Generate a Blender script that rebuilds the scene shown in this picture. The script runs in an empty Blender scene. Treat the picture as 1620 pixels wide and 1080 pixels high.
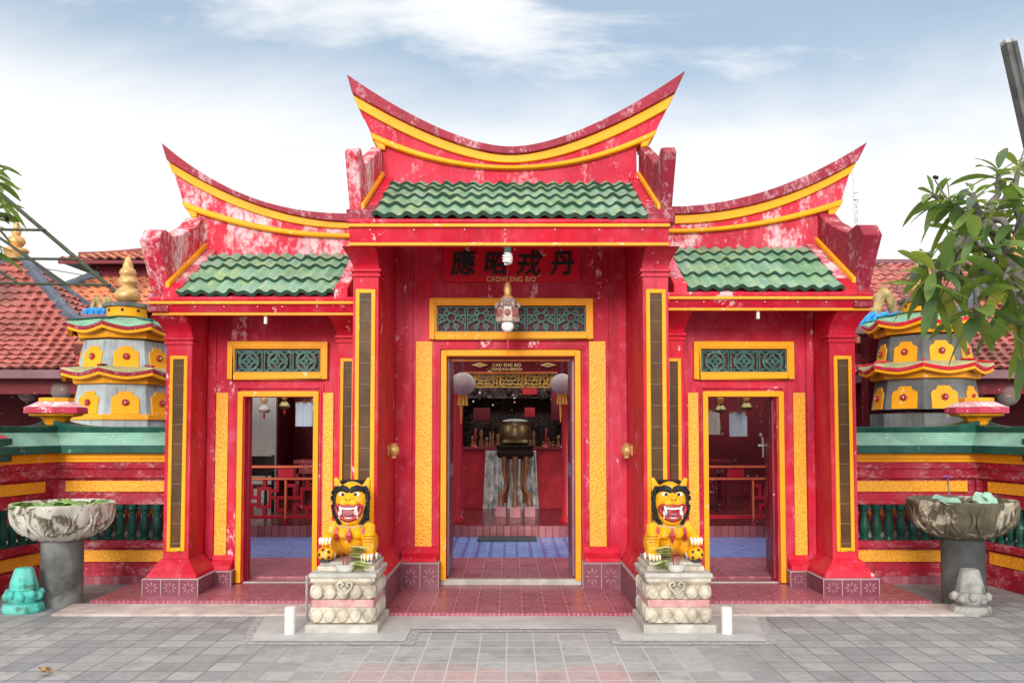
import bpy, math, random
from mathutils import Vector, Matrix
random.seed(7)
R = math.radians
sc = bpy.context.scene
COL = sc.collection

# ------------------------------------------------------------------ camera, sky, sun, exposure
F, PITCH, EYE, CX, HOR = 1300.0, R(2.5), 1.6, 808.0, 680.0
CY0 = HOR - F*math.tan(PITCH)
cam = bpy.data.cameras.new('camera'); camo = bpy.data.objects.new('camera', cam); COL.objects.link(camo)
camo.location = (0, 0, EYE); camo.rotation_euler = (R(90)+PITCH, 0, 0)
cam.sensor_width = 36; cam.lens = F/1620*36
cam.shift_x = (810-CX)/1620; cam.shift_y = (CY0-540)/1620
cam.clip_start = 0.05; cam.clip_end = 800
sc.camera = camo

SUN_EL, SUN_AZ = R(17), R(188)          # azimuth measured from +Y clockwise: behind the viewer, a little to the left
w = bpy.data.worlds.new('World'); sc.world = w; w.use_nodes = True
def world():
    nt = w.node_tree; nt.nodes.clear()
    L = nt.links.new
    def n(t, **k):
        o = nt.nodes.new(t)
        for a, b in k.items(): setattr(o, a, b)
        return o
    def m(op, a, b=None, clamp=False):
        o = n('ShaderNodeMath', operation=op, use_clamp=clamp)
        for i, x in enumerate((a, b)):
            if x is None: continue
            if isinstance(x, (int, float)): o.inputs[i].default_value = x
            else: L(x, o.inputs[i])
        return o.outputs[0]
    out = n('ShaderNodeOutputWorld'); bg = n('ShaderNodeBackground'); bg.inputs[1].default_value = 0.1
    sky = n('ShaderNodeTexSky', sky_type='NISHITA', sun_disc=False, sun_elevation=SUN_EL, sun_rotation=SUN_AZ)
    sky.air_density = 1.0; sky.dust_density = 0.6; sky.ozone_density = 1.0
    tc = n('ShaderNodeTexCoord'); sp = n('ShaderNodeSeparateXYZ'); L(tc.outputs['Generated'], sp.inputs[0])
    z = m('MAXIMUM', sp.outputs[2], 0.0)
    k = m('ADD', z, 0.12)
    cb = n('ShaderNodeCombineXYZ'); L(m('DIVIDE', sp.outputs[0], k), cb.inputs[0]); L(m('DIVIDE', sp.outputs[1], k), cb.inputs[1])
    cb.inputs[2].default_value = 3.7
    def noise(scale, det, dist, sx=1, off=0):
        mp = n('ShaderNodeMapping'); mp.inputs['Scale'].default_value = (sx, 1, 1); mp.inputs['Location'].default_value = (off, off*.6, 0)
        L(cb.outputs[0], mp.inputs[0])
        t = n('ShaderNodeTexNoise'); t.inputs['Scale'].default_value = scale; t.inputs['Detail'].default_value = det
        t.inputs['Roughness'].default_value = .58; t.inputs['Distortion'].default_value = dist
        L(mp.outputs[0], t.inputs['Vector']); return t.outputs[0]
    def ss(x, a, b):
        o = n('ShaderNodeMapRange', interpolation_type='SMOOTHSTEP'); L(x, o.inputs[0])
        o.inputs[1].default_value = a; o.inputs[2].default_value = b; return o.outputs[0]
    n1 = noise(1.1, 9, .35, .7, 4.2)
    n2 = noise(3.0, 8, .5, .55, 9.1)
    # broad bank of white cloud low down, thin broken cloud higher up, white again overhead
    low = m('SUBTRACT', 1.0, ss(z, .27, .47))
    a = m('ADD', m('MULTIPLY', low, .95), m('MULTIPLY', m('SUBTRACT', n1, .5), 1.1))
    bank = ss(a, .1, .95)
    wisp = m('MULTIPLY', ss(m('ADD', m('MULTIPLY', n2, .6), m('MULTIPLY', n1, .4)), .50, .66), .8)
    # one larger cumulus above the gate
    vd = n('ShaderNodeVectorMath', operation='SUBTRACT'); L(tc.outputs['Generated'], vd.inputs[0]); vd.inputs[1].default_value = (-.05, .89, .45)
    vm = n('ShaderNodeVectorMath', operation='MULTIPLY'); L(vd.outputs[0], vm.inputs[0]); vm.inputs[1].default_value = (1, 1, 2.0)
    vl = n('ShaderNodeVectorMath', operation='LENGTH'); L(vm.outputs[0], vl.inputs[0])
    puff = m('SUBTRACT', 1.0, ss(vl.outputs['Value'], .02, .21))
    cum = ss(m('ADD', puff, m('MULTIPLY', m('SUBTRACT', n2, .5), 3.2)), .42, 1.35)
    mask = m('MAXIMUM', m('MAXIMUM', bank, wisp), m('MULTIPLY', cum, .9))
    over = ss(z, .52, .75)
    mask = m('MAXIMUM', mask, m('MULTIPLY', over, .85), True)
    mx = n('ShaderNodeMix', data_type='RGBA'); L(mask, mx.inputs[0])
    # sky blue, thinned by a veil of high haze
    vb = n('ShaderNodeMix', data_type='RGBA'); vb.inputs[0].default_value = .50
    L(sky.outputs[0], vb.inputs[6]); vb.inputs[7].default_value = (4.9, 6.1, 7.3, 1)
    wc = n('ShaderNodeMix', data_type='RGBA'); wc.inputs[6].default_value = (8.1, 8.15, 8.2, 1); wc.inputs[7].default_value = (17.5, 17.2, 16.6, 1)
    # the cloud cover is brighter overhead and round the sun behind the viewer
    L(m('MAXIMUM', ss(z, .55, .85), ss(m('MULTIPLY', sp.outputs[1], -1.0), .0, .6)), wc.inputs[0])
    L(vb.outputs[2], mx.inputs[6]); L(wc.outputs[2], mx.inputs[7])
    L(mx.outputs[2], bg.inputs[0]); L(bg.outputs[0], out.inputs[0])
world()
sl = bpy.data.lights.new('sun', 'SUN'); sl.energy = 2.1; sl.angle = R(18); sl.color = (1, .96, .9)
so = bpy.data.objects.new('sun', sl); COL.objects.link(so)
d = Vector((math.sin(SUN_AZ)*math.cos(SUN_EL), math.cos(SUN_AZ)*math.cos(SUN_EL), math.sin(SUN_EL)))
so.rotation_euler = d.to_track_quat('Z', 'Y').to_euler()
sc.view_settings.view_transform = 'Standard'; sc.view_settings.look = 'None'
sc.view_settings.exposure = 0.40; sc.view_settings.gamma = 1

# ------------------------------------------------------------------ measuring helper: a photo point at a known distance Y
def wp(px, py, Y):
    a = (px-CX)/F; b = (CY0-py)/F
    c, s = math.cos(PITCH), math.sin(PITCH)
    # ray direction in world
    dx, dy, dz = a, c - b*s, s + b*c
    t = Y/dy
    return Vector((dx*t, Y, EYE+dz*t))
def ZY(py, Y): return wp(CX, py, Y).z

# ------------------------------------------------------------------ mesh builder
class MB:
    def __init__(s): s.v = []; s.f = []; s.m = []
    def add(s, vs, fs, mi=0):
        b = len(s.v); s.v += [Vector(p) for p in vs]
        for f in fs: s.f.append([b+i for i in f]); s.m.append(mi)
        return s
    def box(s, x0, x1, y0, y1, z0, z1, mi=0):
        if x0 > x1: x0, x1 = x1, x0
        if y0 > y1: y0, y1 = y1, y0
        if z0 > z1: z0, z1 = z1, z0
        return s.add([(x0,y0,z0),(x1,y0,z0),(x1,y1,z0),(x0,y1,z0),(x0,y0,z1),(x1,y0,z1),(x1,y1,z1),(x0,y1,z1)],
              [(0,3,2,1),(4,5,6,7),(0,1,5,4),(1,2,6,5),(2,3,7,6),(3,0,4,7)], mi)
    def prism(s, pts, axis, a, b, mi=0):
        n = len(pts)
        def mk(p, t):
            if axis == 'x': return (t, p[0], p[1])
            if axis == 'y': return (p[0], t, p[1])
            return (p[0], p[1], t)
        vs = [mk(p, a) for p in pts]+[mk(p, b) for p in pts]
        fs = [tuple(range(n)), tuple(range(2*n-1, n-1, -1))]+[(i, i+n, (i+1) % n+n, (i+1) % n) for i in range(n)]
        return s.add(vs, fs, mi)
    def loft(s, rings, mi=0, cap=True, closed=True):
        n = len(rings[0]); vs = [p for r in rings for p in r]; fs = []
        for k in range(len(rings)-1):
            for i in range(n if closed else n-1):
                j = (i+1) % n
                fs.append((k*n+i, k*n+j, (k+1)*n+j, (k+1)*n+i))
        if cap:
            fs.append(tuple(range(n-1, -1, -1))); q = (len(rings)-1)*n; fs.append(tuple(q+i for i in range(n)))
        return s.add(vs, fs, mi)
    def lathe(s, prof, c=(0,0,0), seg=24, rot=0, mi=0, sx=1, sy=1):
        rings = [[(c[0]+sx*r*math.cos(rot+2*math.pi*i/seg), c[1]+sy*r*math.sin(rot+2*math.pi*i/seg), c[2]+z) for i in range(seg)] for r, z in prof]
        return s.loft(rings, mi)
    def tube(s, path, r, seg=8, mi=0):
        path = [Vector(p) for p in path]; rings = []; n = len(path)
        rr = r if isinstance(r, (list, tuple)) else [r]*n
        up = Vector((0, 0, 1))
        prev = None
        for i, p in enumerate(path):
            t = (path[min(i+1, n-1)]-path[max(i-1, 0)]).normalized()
            if prev is None:
                a = t.cross(up if abs(t.z) < .9 else Vector((1, 0, 0))).normalized()
            else:
                a = (prev - t*prev.dot(t)).normalized()
            prev = a; b = t.cross(a)
            rings.append([p+(a*math.cos(2*math.pi*k/seg)+b*math.sin(2*math.pi*k/seg))*rr[i] for k in range(seg)])
        return s.loft(rings, mi)
    def ell(s, c, r, seg=16, rings=10, mi=0, rot=None):
        if isinstance(r, (int, float)): r = (r, r, r)
        vs = []; fs = []; c = Vector(c)
        for i in range(rings+1):
            th = math.pi*i/rings
            for k in range(seg):
                ph = 2*math.pi*k/seg
                p = Vector((r[0]*math.sin(th)*math.cos(ph), r[1]*math.sin(th)*math.sin(ph), r[2]*math.cos(th)))
                if rot is not None: p = rot @ p
                vs.append(c+p)
        for i in range(rings):
            for k in range(seg):
                j = (k+1) % seg
                fs.append((i*seg+k, (i+1)*seg+k, (i+1)*seg+j, i*seg+j))
        return s.add(vs, fs, mi)
    def merge(s, o, M=None):
        b = len(s.v); s.v += [(M @ p if M is not None else p.copy()) for p in o.v]
        s.f += [[b+i for i in f] for f in o.f]; s.m += o.m; return s
    def build(s, name, mat, parent=None, bevel=0, smooth=None, off=None, segs=2):
        o0 = OFF.get(parent.name, Vector()) if parent else (off or Vector())
        me = bpy.data.meshes.new(name)
        me.from_pydata([tuple(p-o0) for p in s.v], [], s.f)
        mats = mat if isinstance(mat, (list, tuple)) else [mat]
        for q in mats: me.materials.append(q)
        me.polygons.foreach_set('material_index', s.m)
        import bmesh
        bm = bmesh.new(); bm.from_mesh(me); bmesh.ops.remove_doubles(bm, verts=bm.verts, dist=1e-6)
        bmesh.ops.recalc_face_normals(bm, faces=bm.faces); bm.to_mesh(me); bm.free()
        if smooth:
            me.shade_smooth(); me.set_sharp_from_angle(angle=R(smooth))
        o = bpy.data.objects.new(name, me); COL.objects.link(o)
        OFF[o.name] = o0
        if parent: o.parent = parent
        else: o.location = o0
        if bevel:
            b = o.modifiers.new('bevel', 'BEVEL'); b.width = bevel; b.segments = segs; b.limit_method = 'ANGLE'; b.angle_limit = R(40)
        return o
OFF = {}
def tag(o, label=None, cat=None, group=None, kind=None):
    if label: o['label'] = label
    if cat: o['category'] = cat
    if group: o['group'] = group
    if kind: o['kind'] = kind
    return o
def thing(name, label, cat, loc=(0, 0, 0), group=None):
    o = bpy.data.objects.new(name, None); COL.objects.link(o); o.location = loc; o.empty_display_size = .1
    OFF[o.name] = Vector(loc); return tag(o, label, cat, group)
def copy_to(o, parent, dloc=None):
    c = o.copy(); COL.objects.link(c); c.parent = parent
    if dloc is not None: c.location = Vector(o.location)+Vector(dloc)
    OFF[c.name] = OFF.get(o.name, Vector())
    for ch in list(o.children): copy_to(ch, c)
    return c

# ------------------------------------------------------------------ materials
class NT:
    def __init__(s, name):
        s.mat = bpy.data.materials.new(name); s.mat.use_nodes = True; s.t = s.mat.node_tree
        s.b = s.t.nodes['Principled BSDF']; s.L = s.t.links.new
    def n(s, t, **k):
        o = s.t.nodes.new(t)
        for a, b in k.items(): setattr(o, a, b)
        return o
    def set(s, sock, x):
        if hasattr(x, 'is_linked') or isinstance(x, bpy.types.NodeSocket): s.L(x, sock)
        elif isinstance(x, (tuple, list)) and len(x) == 3 and sock.type == 'RGBA': sock.default_value = (*x, 1)
        else: sock.default_value = x
    def m(s, op, a, b=None, clamp=False):
        o = s.n('ShaderNodeMath', operation=op, use_clamp=clamp); s.set(o.inputs[0], a)
        if b is not None: s.set(o.inputs[1], b)
        return o.outputs[0]
    def pos(s): return s.n('ShaderNodeNewGeometry').outputs['Position']
    def obj(s): return s.n('ShaderNodeTexCoord').outputs['Object']
    def map(s, v, scale=(1, 1, 1), loc=(0, 0, 0), rot=(0, 0, 0)):
        o = s.n('ShaderNodeMapping'); s.L(v, o.inputs[0]); o.inputs['Scale'].default_value = scale
        o.inputs['Location'].default_value = loc; o.inputs['Rotation'].default_value = rot; return o.outputs[0]
    def noise(s, v, scale, det=5, rough=.55, dist=0):
        o = s.n('ShaderNodeTexNoise'); s.L(v, o.inputs['Vector']); o.inputs['Scale'].default_value = scale
        o.inputs['Detail'].default_value = det; o.inputs['Roughness'].default_value = rough; o.inputs['Distortion'].default_value = dist
        return o.outputs[0]
    def ss(s, x, a, b, lo=0, hi=1):
        o = s.n('ShaderNodeMapRange', interpolation_type='SMOOTHSTEP'); s.L(x, o.inputs[0])
        for i, q in enumerate((a, b, lo, hi)): o.inputs[1+i].default_value = q
        return o.outputs[0]
    def mix(s, f, a, b, mode='MIX'):
        o = s.n('ShaderNodeMix', data_type='RGBA', blend_type=mode); s.set(o.inputs[0], f); s.set(o.inputs[6], a); s.set(o.inputs[7], b)
        return o.outputs[2]
    def bump(s, h, strength=.3, dist=.01):
        o = s.n('ShaderNodeBump'); o.inputs['Strength'].default_value = strength; o.inputs['Distance'].default_value = dist
        s.L(h, o.inputs['Height']); s.L(o.outputs[0], s.b.inputs['Normal'])
    def out(s, col, rough=.5, metal=0, spec=None):
        s.set(s.b.inputs['Base Color'], col); s.set(s.b.inputs['Roughness'], rough); s.b.inputs['Metallic'].default_value = metal
        if spec is not None: s.b.inputs['Specular IOR Level'].default_value = spec
        return s.mat
def lin(r, g, b):
    f = lambda c: (c/255/12.92 if c/255 <= .04045 else ((c/255+.055)/1.055)**2.4)
    return (f(r), f(g), f(b))
def paint(name, col, var=.25, chip=0.0, chipcol=(.75, .66, .66), scale=2.0, rough=.5, dirt=0.0, streak=1.0, fade=None, fadeamt=0.0, bump=.15, dirtcol=(.05, .035, .03), chalk=.9, brush=0):
    t = NT(name); p = t.pos()
    n1 = t.noise(p, scale, 6); n2 = t.m('ADD', t.m('MULTIPLY', t.noise(t.map(p, (1, 1, streak)), scale*2.6, 6, .6), .5), t.m('MULTIPLY', t.noise(t.map(p, (1, 1, .5+streak*.5)), scale*13, 9, .72), .5))
    dark = tuple(c*(1-var) for c in col); lite = tuple(min(1, c*(1+var*.6)+.008*var) for c in col)
    c = t.mix(t.ss(n1, .3, .7), dark, lite)
    if fadeamt:
        n4 = t.noise(t.map(p, (1, 1, .5), (3, 7, 1)), scale*1.3, 7, .7)
        c = t.mix(t.m('MULTIPLY', t.ss(n4, .42, .72), fadeamt), c, fade)
    if dirt:
        n3 = t.noise(t.map(p, (4.5, 4.5, .40), (5, 1, 2)), scale*1.6, 7, .68)
        c = t.mix(t.m('MULTIPLY', t.ss(n3, .48, .75), dirt), c, dirtcol)
    if brush:
        nb = t.noise(t.map(p, (9, 9, .55), (2, 5, 8)), 2.2, 6, .7); nq = t.noise(t.map(p, (1, 1, .7), (7, 3, 1)), 6.5, 8, .72)
        c = t.mix(t.m('MULTIPLY', t.ss(nb, .46, .70), .55*brush), c, tuple(q*.55 for q in col))
        c = t.mix(t.m('MULTIPLY', t.ss(nq, .50, .68), .6*brush), c, (col[0]*1.08, col[1]+.085, col[2]+.105))
    if chip:
        c = t.mix(t.m('MULTIPLY', t.ss(n2, .60-chip*.13-(.05 if chalk < .9 else 0), .635-chip*.11+(.04 if chalk < .9 else 0)), chalk), c, chipcol)
    t.bump(n2, bump, .006)
    return t.out(c, t.ss(n2, .3, .7, rough-.05, rough+.15), spec=.22)
def simple(name, col, rough=.5, metal=0, var=.2, scale=8, bump=.1):
    t = NT(name); p = t.obj(); nz = t.noise(p, scale, 5)
    c = t.mix(t.ss(nz, .3, .7), tuple(c*(1-var) for c in col), tuple(min(1, c*(1+var*.5)) for c in col))
    if bump: t.bump(nz, bump, .004)
    return t.out(c, rough, metal)
M = {}
RED = (.55, .005, .026); DRED = (.36, .010, .030); YEL = (.84, .345, .008)
M['red'] = paint('red_paint', RED, .22, .10, (.8, .5, .52), 1.3, .5, .45, .25, fade=(.60, .07, .11), fadeamt=.6, brush=.8, dirtcol=(.22, .012, .03))
M['redflat'] = paint('red_wall_paint', (.54, .008, .034), .22, .14, (.78, .45, .48), 1.1, .5, .5, .2, fade=(.60, .08, .13), fadeamt=.65, brush=1.0, dirtcol=(.2, .012, .03))
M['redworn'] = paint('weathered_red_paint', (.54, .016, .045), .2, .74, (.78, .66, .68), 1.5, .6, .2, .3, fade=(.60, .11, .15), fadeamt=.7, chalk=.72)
M['redpanel'] = paint('ridge_red_paint', (.52, .008, .035), .2, .3, (.72, .42, .46), 2, .55, .3, .4, fade=(.58, .06, .10), fadeamt=.5, chalk=.6, dirtcol=(.22, .01, .03))
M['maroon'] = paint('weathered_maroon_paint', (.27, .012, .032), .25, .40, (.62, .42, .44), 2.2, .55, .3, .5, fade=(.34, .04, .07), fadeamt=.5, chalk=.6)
M['pinkred'] = paint('faded_coping_paint', (.50, .07, .10), .25, .62, (.78, .66, .68), 2.0, .6, .15, .4, fade=(.6, .2, .24), fadeamt=.6, chalk=.75)
M['yellow'] = paint('yellow_paint', YEL, .10, .05, (.8, .6, .3), 2.0, .45, .10, .5, dirtcol=(.4, .17, .02))
M['yellowline'] = paint('orange_line_paint', (.85, .33, .02), .1, .1, (.85, .6, .35), 2.0, .45, .1)
def yellow_panel():
    t = NT('textured_yellow_panel'); p = t.pos()
    v = t.n('ShaderNodeTexVoronoi'); t.L(t.map(p, (1, 1, 1)), v.inputs['Vector']); v.inputs['Scale'].default_value = 38; 
    nz = t.noise(p, 60, 4); n2 = t.noise(p, 3, 5)
    c = t.mix(t.ss(v.outputs['Distance'], .1, .6), (.78, .27, .008), (.88, .40, .02))
    c = t.mix(t.m('MULTIPLY', t.ss(n2, .45, .7), .35), c, (.62, .28, .03))
    t.bump(t.m('ADD', v.outputs['Distance'], t.m('MULTIPLY', nz, .4)), .7, .008)
    return t.out(c, .5)
M['panel'] = yellow_panel()
M['brown'] = paint('brown_glazed_tile', (.080, .034, .008), .35, .0, scale=3, rough=.42, bump=.05)
M['grout'] = simple('grout', (.30, .22, .16), .8)
M['greygrout'] = simple('pale_grout', (.42, .34, .36), .8)
def green_tile():
    t = NT('green_glazed_roof_tile'); p = t.obj()
    sp = t.n('ShaderNodeSeparateXYZ'); t.L(p, sp.inputs[0])
    cell = t.n('ShaderNodeTexWhiteNoise', noise_dimensions='2D'); cv = t.n('ShaderNodeCombineXYZ')
    t.L(t.m('FLOOR', t.m('MULTIPLY', sp.outputs[0], 7.2)), cv.inputs[0]); t.L(t.m('FLOOR', t.m('MULTIPLY', sp.outputs[2], 6.5)), cv.inputs[1]); t.L(cv.outputs[0], cell.inputs['Vector'])
    n1 = t.noise(t.map(p, (1, .4, .4)), 9, 6, .65); n2 = t.noise(p, 2.2, 4); n3 = t.noise(p, 30, 5)
    c = t.mix(cell.outputs['Value'], (.115, .27, .155), (.19, .36, .24))
    c = t.mix(t.m('MULTIPLY', t.ss(n1, .45, .68), .75), c, (.33, .45, .20))
    c = t.mix(t.m('MULTIPLY', t.ss(n2, .5, .7), .45), c, (.20, .37, .34))
    c = t.mix(t.m('MULTIPLY', t.ss(n3, .52, .7), .55), c, (.05, .10, .055))
    t.bump(n3, .15, .004)
    return t.out(c, .42)
M['gtile'] = green_tile()
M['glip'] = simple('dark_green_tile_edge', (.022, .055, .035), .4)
def red_tile(name, a, b):
    t = NT(name); p = t.obj(); n1 = t.noise(p, 9, 6, .7); n2 = t.noise(p, 1.3, 5)
    c = t.mix(t.ss(n1, .3, .7), a, b)
    c = t.mix(t.m('MULTIPLY', t.ss(n2, .42, .7), .75), c, (.10, .045, .04))
    t.bump(n1, .2, .004); return t.out(c, .65)
M['rtile'] = red_tile('terracotta_roof_tile', (.27, .055, .045), (.52, .15, .115))
M['otile'] = red_tile('orange_roof_tile', (.46, .11, .04), (.70, .24, .10))
M['rlip'] = simple('terracotta_tile_edge', (.16, .035, .03), .7)
M['hip'] = paint('blue_grey_ridge_cement', (.10, .12, .16), .3, .2, (.3, .3, .33), 2, .6, .4, .5)
M['fascia'] = paint('purple_brown_gutter', (.20, .10, .12), .2, .1, (.4, .3, .3), 2, .5)
def grid_mat(name, size, cols, grout, gw, rough, off=(0, 0), var=.5, wash=None, washamt=0, redzone=False, motif=None, motcol=None, bumpd=.003):
    t = NT(name); p = t.pos(); sp = t.n('ShaderNodeSeparateXYZ'); t.L(p, sp.inputs[0])
    ux = t.m('DIVIDE', t.m('ADD', sp.outputs[0], off[0]+100*size), size); uy = t.m('DIVIDE', t.m('ADD', sp.outputs[1], off[1]+100*size), size)
    cv = t.n('ShaderNodeCombineXYZ'); cxn = t.m('FLOOR', ux); cyn = t.m('FLOOR', uy); t.L(cxn, cv.inputs[0]); t.L(cyn, cv.inputs[1])
    wn = t.n('ShaderNodeTexWhiteNoise', noise_dimensions='2D'); t.L(cv.outputs[0], wn.inputs['Vector'])
    fx = t.m('FRACT', ux); fy = t.m('FRACT', uy)
    ex = t.m('MINIMUM', fx, t.m('SUBTRACT', 1, fx)); ey = t.m('MINIMUM', fy, t.m('SUBTRACT', 1, fy))
    e = t.m('MINIMUM', ex, ey)
    n1 = t.noise(p, 14, 6, .65); n2 = t.noise(p, .9, 5); n3 = t.noise(p, 90, 4)
    c = t.mix(wn.outputs['Value'], cols[0], cols[1])
    if redzone:
        nz = t.noise(p, 2.3, 3); yy = t.m('ADD', sp.outputs[1], t.m('MULTIPLY', t.m('SUBTRACT', wn.outputs['Value'], .5), .3))
        zone = t.m('MULTIPLY', t.m('LESS_THAN', yy, 5.66), t.m('LESS_THAN', t.m('ABSOLUTE', t.m('ADD', sp.outputs[0], .08)), 1.02))
        c = t.mix(t.m('MULTIPLY', zone, t.m('ADD', .35, t.m('MULTIPLY', wn.outputs['Value'], .6))), c, (.46, .225, .225))
        # trodden, paler middle of the court
        cx = t.ss(t.m('ABSOLUTE', sp.outputs[0]), .6, 2.6, .45, 0)
        c = t.mix(t.m('MULTIPLY', cx, t.ss(n2, .2, .7)), c, (.46, .45, .43)); grout = t.mix(t.ss(t.m('ABSOLUTE', sp.outputs[0]), .8, 2.2, 1, 0), (.11, .11, .108), (.46, .45, .43))
    c = t.mix(t.m('MULTIPLY', t.ss(n1, .35, .75), var), c, tuple(q*.62 for q in cols[0]))
    if redzone:
        c = t.mix(t.m('MULTIPLY', t.ss(t.noise(p, 2.6, 8, .7, .5), .48, .68), .45), c, (.135, .135, .13))
        c = t.mix(t.m('MULTIPLY', t.ss(t.noise(p, 48, 3), .68, .74), .55), c, (.08, .075, .07))
    if wash: c = t.mix(t.m('MULTIPLY', t.ss(n2, .45, .72), washamt), c, wash)
    if motif == 'star':
        # worn light motif in each tile: ring and diagonals
        dx = t.m('SUBTRACT', fx, .5); dy = t.m('SUBTRACT', fy, .5)
        r = t.m('SQRT', t.m('ADD', t.m('MULTIPLY', dx, dx), t.m('MULTIPLY', dy, dy)))
        ring = t.m('LESS_THAN', t.m('ABSOLUTE', t.m('SUBTRACT', r, .3)), .04)
        dg = t.m('LESS_THAN', t.m('ABSOLUTE', t.m('SUBTRACT', t.m('ABSOLUTE', dx), t.m('ABSOLUTE', dy))), .045)
        mk = t.m('MULTIPLY', t.m('MAXIMUM', ring, dg), t.ss(n1, .3, .65, .15, .7))
        c = t.mix(mk, c, motcol)
    if motif == 'lines':
        sgn = t.m('LESS_THAN', t.m('ABSOLUTE', t.m('SUBTRACT', t.m('FRACT', t.m('MULTIPLY', t.m('ADD', sp.outputs[0], t.m('MULTIPLY', sp.outputs[1], .0)), 6.0)), .5)), .13)
        c = t.mix(t.m('MULTIPLY', sgn, .7), c, motcol)
    if motif == 'zig':
        sgn = t.m('LESS_THAN', t.m('ABSOLUTE', t.m('SUBTRACT', t.m('FRACT', t.m('MULTIPLY', t.m('ADD', sp.outputs[0], t.m('MULTIPLY', sp.outputs[1], 1.2)), 5.2)), .5)), .14)
        c = t.mix(t.m('MULTIPLY', sgn, .7), c, motcol)
    g = t.m('MULTIPLY', t.m('LESS_THAN', e, gw), t.ss(n1, .2, .5, .55, 1))
    c = t.mix(g, c, grout)
    h = t.m('SUBTRACT', t.m('ADD', t.m('MULTIPLY', n3, .25), t.m('MULTIPLY', wn.outputs['Value'], .3)), t.m('MULTIPLY', t.ss(e, 0, gw*1.6, 1, 0), 1.0))
    t.bump(h, .5, bumpd)
    return t.out(c, t.ss(n1, .3, .7, rough-.08, rough+.12))
M['paver'] = grid_mat('grey_concrete_pavers', .2, ((.23, .235, .24), (.355, .355, .35)), (.10, .10, .10), .024, .78, (.03, .06), .3, (.20, .205, .21), .25, True)
M['rfloor'] = grid_mat('maroon_patterned_floor_tile', .2, ((.27, .045, .075), (.37, .085, .12)), (.45, .24, .27), .02, .32, (.1, 0), .4, (.34, .12, .15), .5, motif='star', motcol=(.42, .20, .23), bumpd=.001)
M['bfloor'] = grid_mat('blue_floor_tile', .2, ((.12, .20, .48), (.17, .27, .58)), (.22, .30, .55), .02, .3, (.1, 0), .2, motif='lines', motcol=(.055, .07, .25), bumpd=.001)
M['bfloor2'] = grid_mat('blue_wave_floor_tile', .2, ((.13, .20, .48), (.18, .27, .58)), (.2, .28, .5), .02, .3, (.1, 0), .2, motif='zig', motcol=(.07, .08, .24), bumpd=.001)
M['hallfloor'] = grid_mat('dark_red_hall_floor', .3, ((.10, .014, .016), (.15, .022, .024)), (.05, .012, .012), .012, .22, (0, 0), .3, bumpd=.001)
M['riser'] = grid_mat('ribbed_riser_tile', .1, ((.24, .055, .06), (.38, .11, .12)), (.09, .02, .025), .06, .3, (0, 0), .3, bumpd=.002)
def ptile(name, col):
    t = NT(name); p = t.pos(); n1 = t.noise(p, 10, 6, .65); n2 = t.noise(p, 2.5, 4)
    c = t.mix(t.ss(n1, .3, .7), tuple(q*.8 for q in col), col); c = t.mix(t.m('MULTIPLY', t.ss(n2, .45, .7), .15), c, (.30, .20, .23))
    return t.out(c, .35)
M['ptile'] = ptile('maroon_plinth_tile', (.19, .036, .062)); M['pmotif'] = simple('pale_tile_motif', (.36, .17, .21), .5)
M['grille'] = paint('green_vent_glaze', (.035, .105, .085), .35, .35, (.16, .26, .22), 6, .4, .3)
M['ventback'] = simple('dark_vent_back', (.10, .012, .02), .7)
M['jamb'] = paint('grey_door_edge', (.28, .20, .25), .2, .2, (.5, .4, .45), 3, .4, .2)
M['doorred'] = paint('dark_red_door_paint', (.20, .018, .03), .2, .08, scale=2, rough=.32, bump=.05)
M['black'] = simple('black_paint', (.008, .008, .009), .45, bump=0)
M['gold'] = simple('gold_paint', (.62, .36, .13), .40, .3, .3, 14)
M['cream'] = simple('cream_gold_lettering', (.80, .52, .22), .5, bump=0)
M['white'] = paint('dirty_white_plastic', (.66, .66, .61), .06, .0, scale=6, rough=.45, dirt=.4, dirtcol=(.36, .34, .29), bump=.05)
M['bulb'] = simple('white_glass_tube', (.85, .85, .84), .2, var=.02, bump=0)
M['bulbgreen'] = simple('teal_bulb_base', (.20, .50, .42), .4, bump=0)
M['signred'] = paint('signboard_red', (.58, .006, .022), .08, .03, scale=3, rough=.4, dirt=.1, bump=.05, dirtcol=(.3, .01, .02))
M['fgreen'] = paint('pale_green_coping_paint', (.17, .34, .25), .25, .12, (.4, .5, .42), 2.5, .5, .25, .4, fade=(.28, .45, .36), fadeamt=.6, dirtcol=(.06, .12, .08))
M['dgreen'] = paint('dark_green_paint', (.012, .075, .055), .3, .1, (.25, .4, .35), 3, .4, .1, fade=(.05, .16, .12), fadeamt=.4)
M['orange'] = paint('amber_paint', (.86, .34, .012), .12, .08, (.8, .55, .3), 2, .5, .2, .5, dirtcol=(.4, .15, .02))
M['wallred'] = paint('weathered_fence_red', (.38, .012, .032), .25, .42, (.58, .34, .37), 1.8, .55, .4, 2.2, fade=(.46, .10, .13), fadeamt=.6, dirtcol=(.14, .012, .02), chalk=.65)
M['pink'] = paint('weathered_pink_cap', (.52, .04, .08), .2, .3, (.75, .58, .6), 3, .55, .1, fade=(.55, .12, .17), fadeamt=.4)
M['pinkwhite'] = paint('chalky_cap_slope', (.55, .28, .30), .2, .7, (.8, .75, .75), 5, .6, .2)
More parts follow.
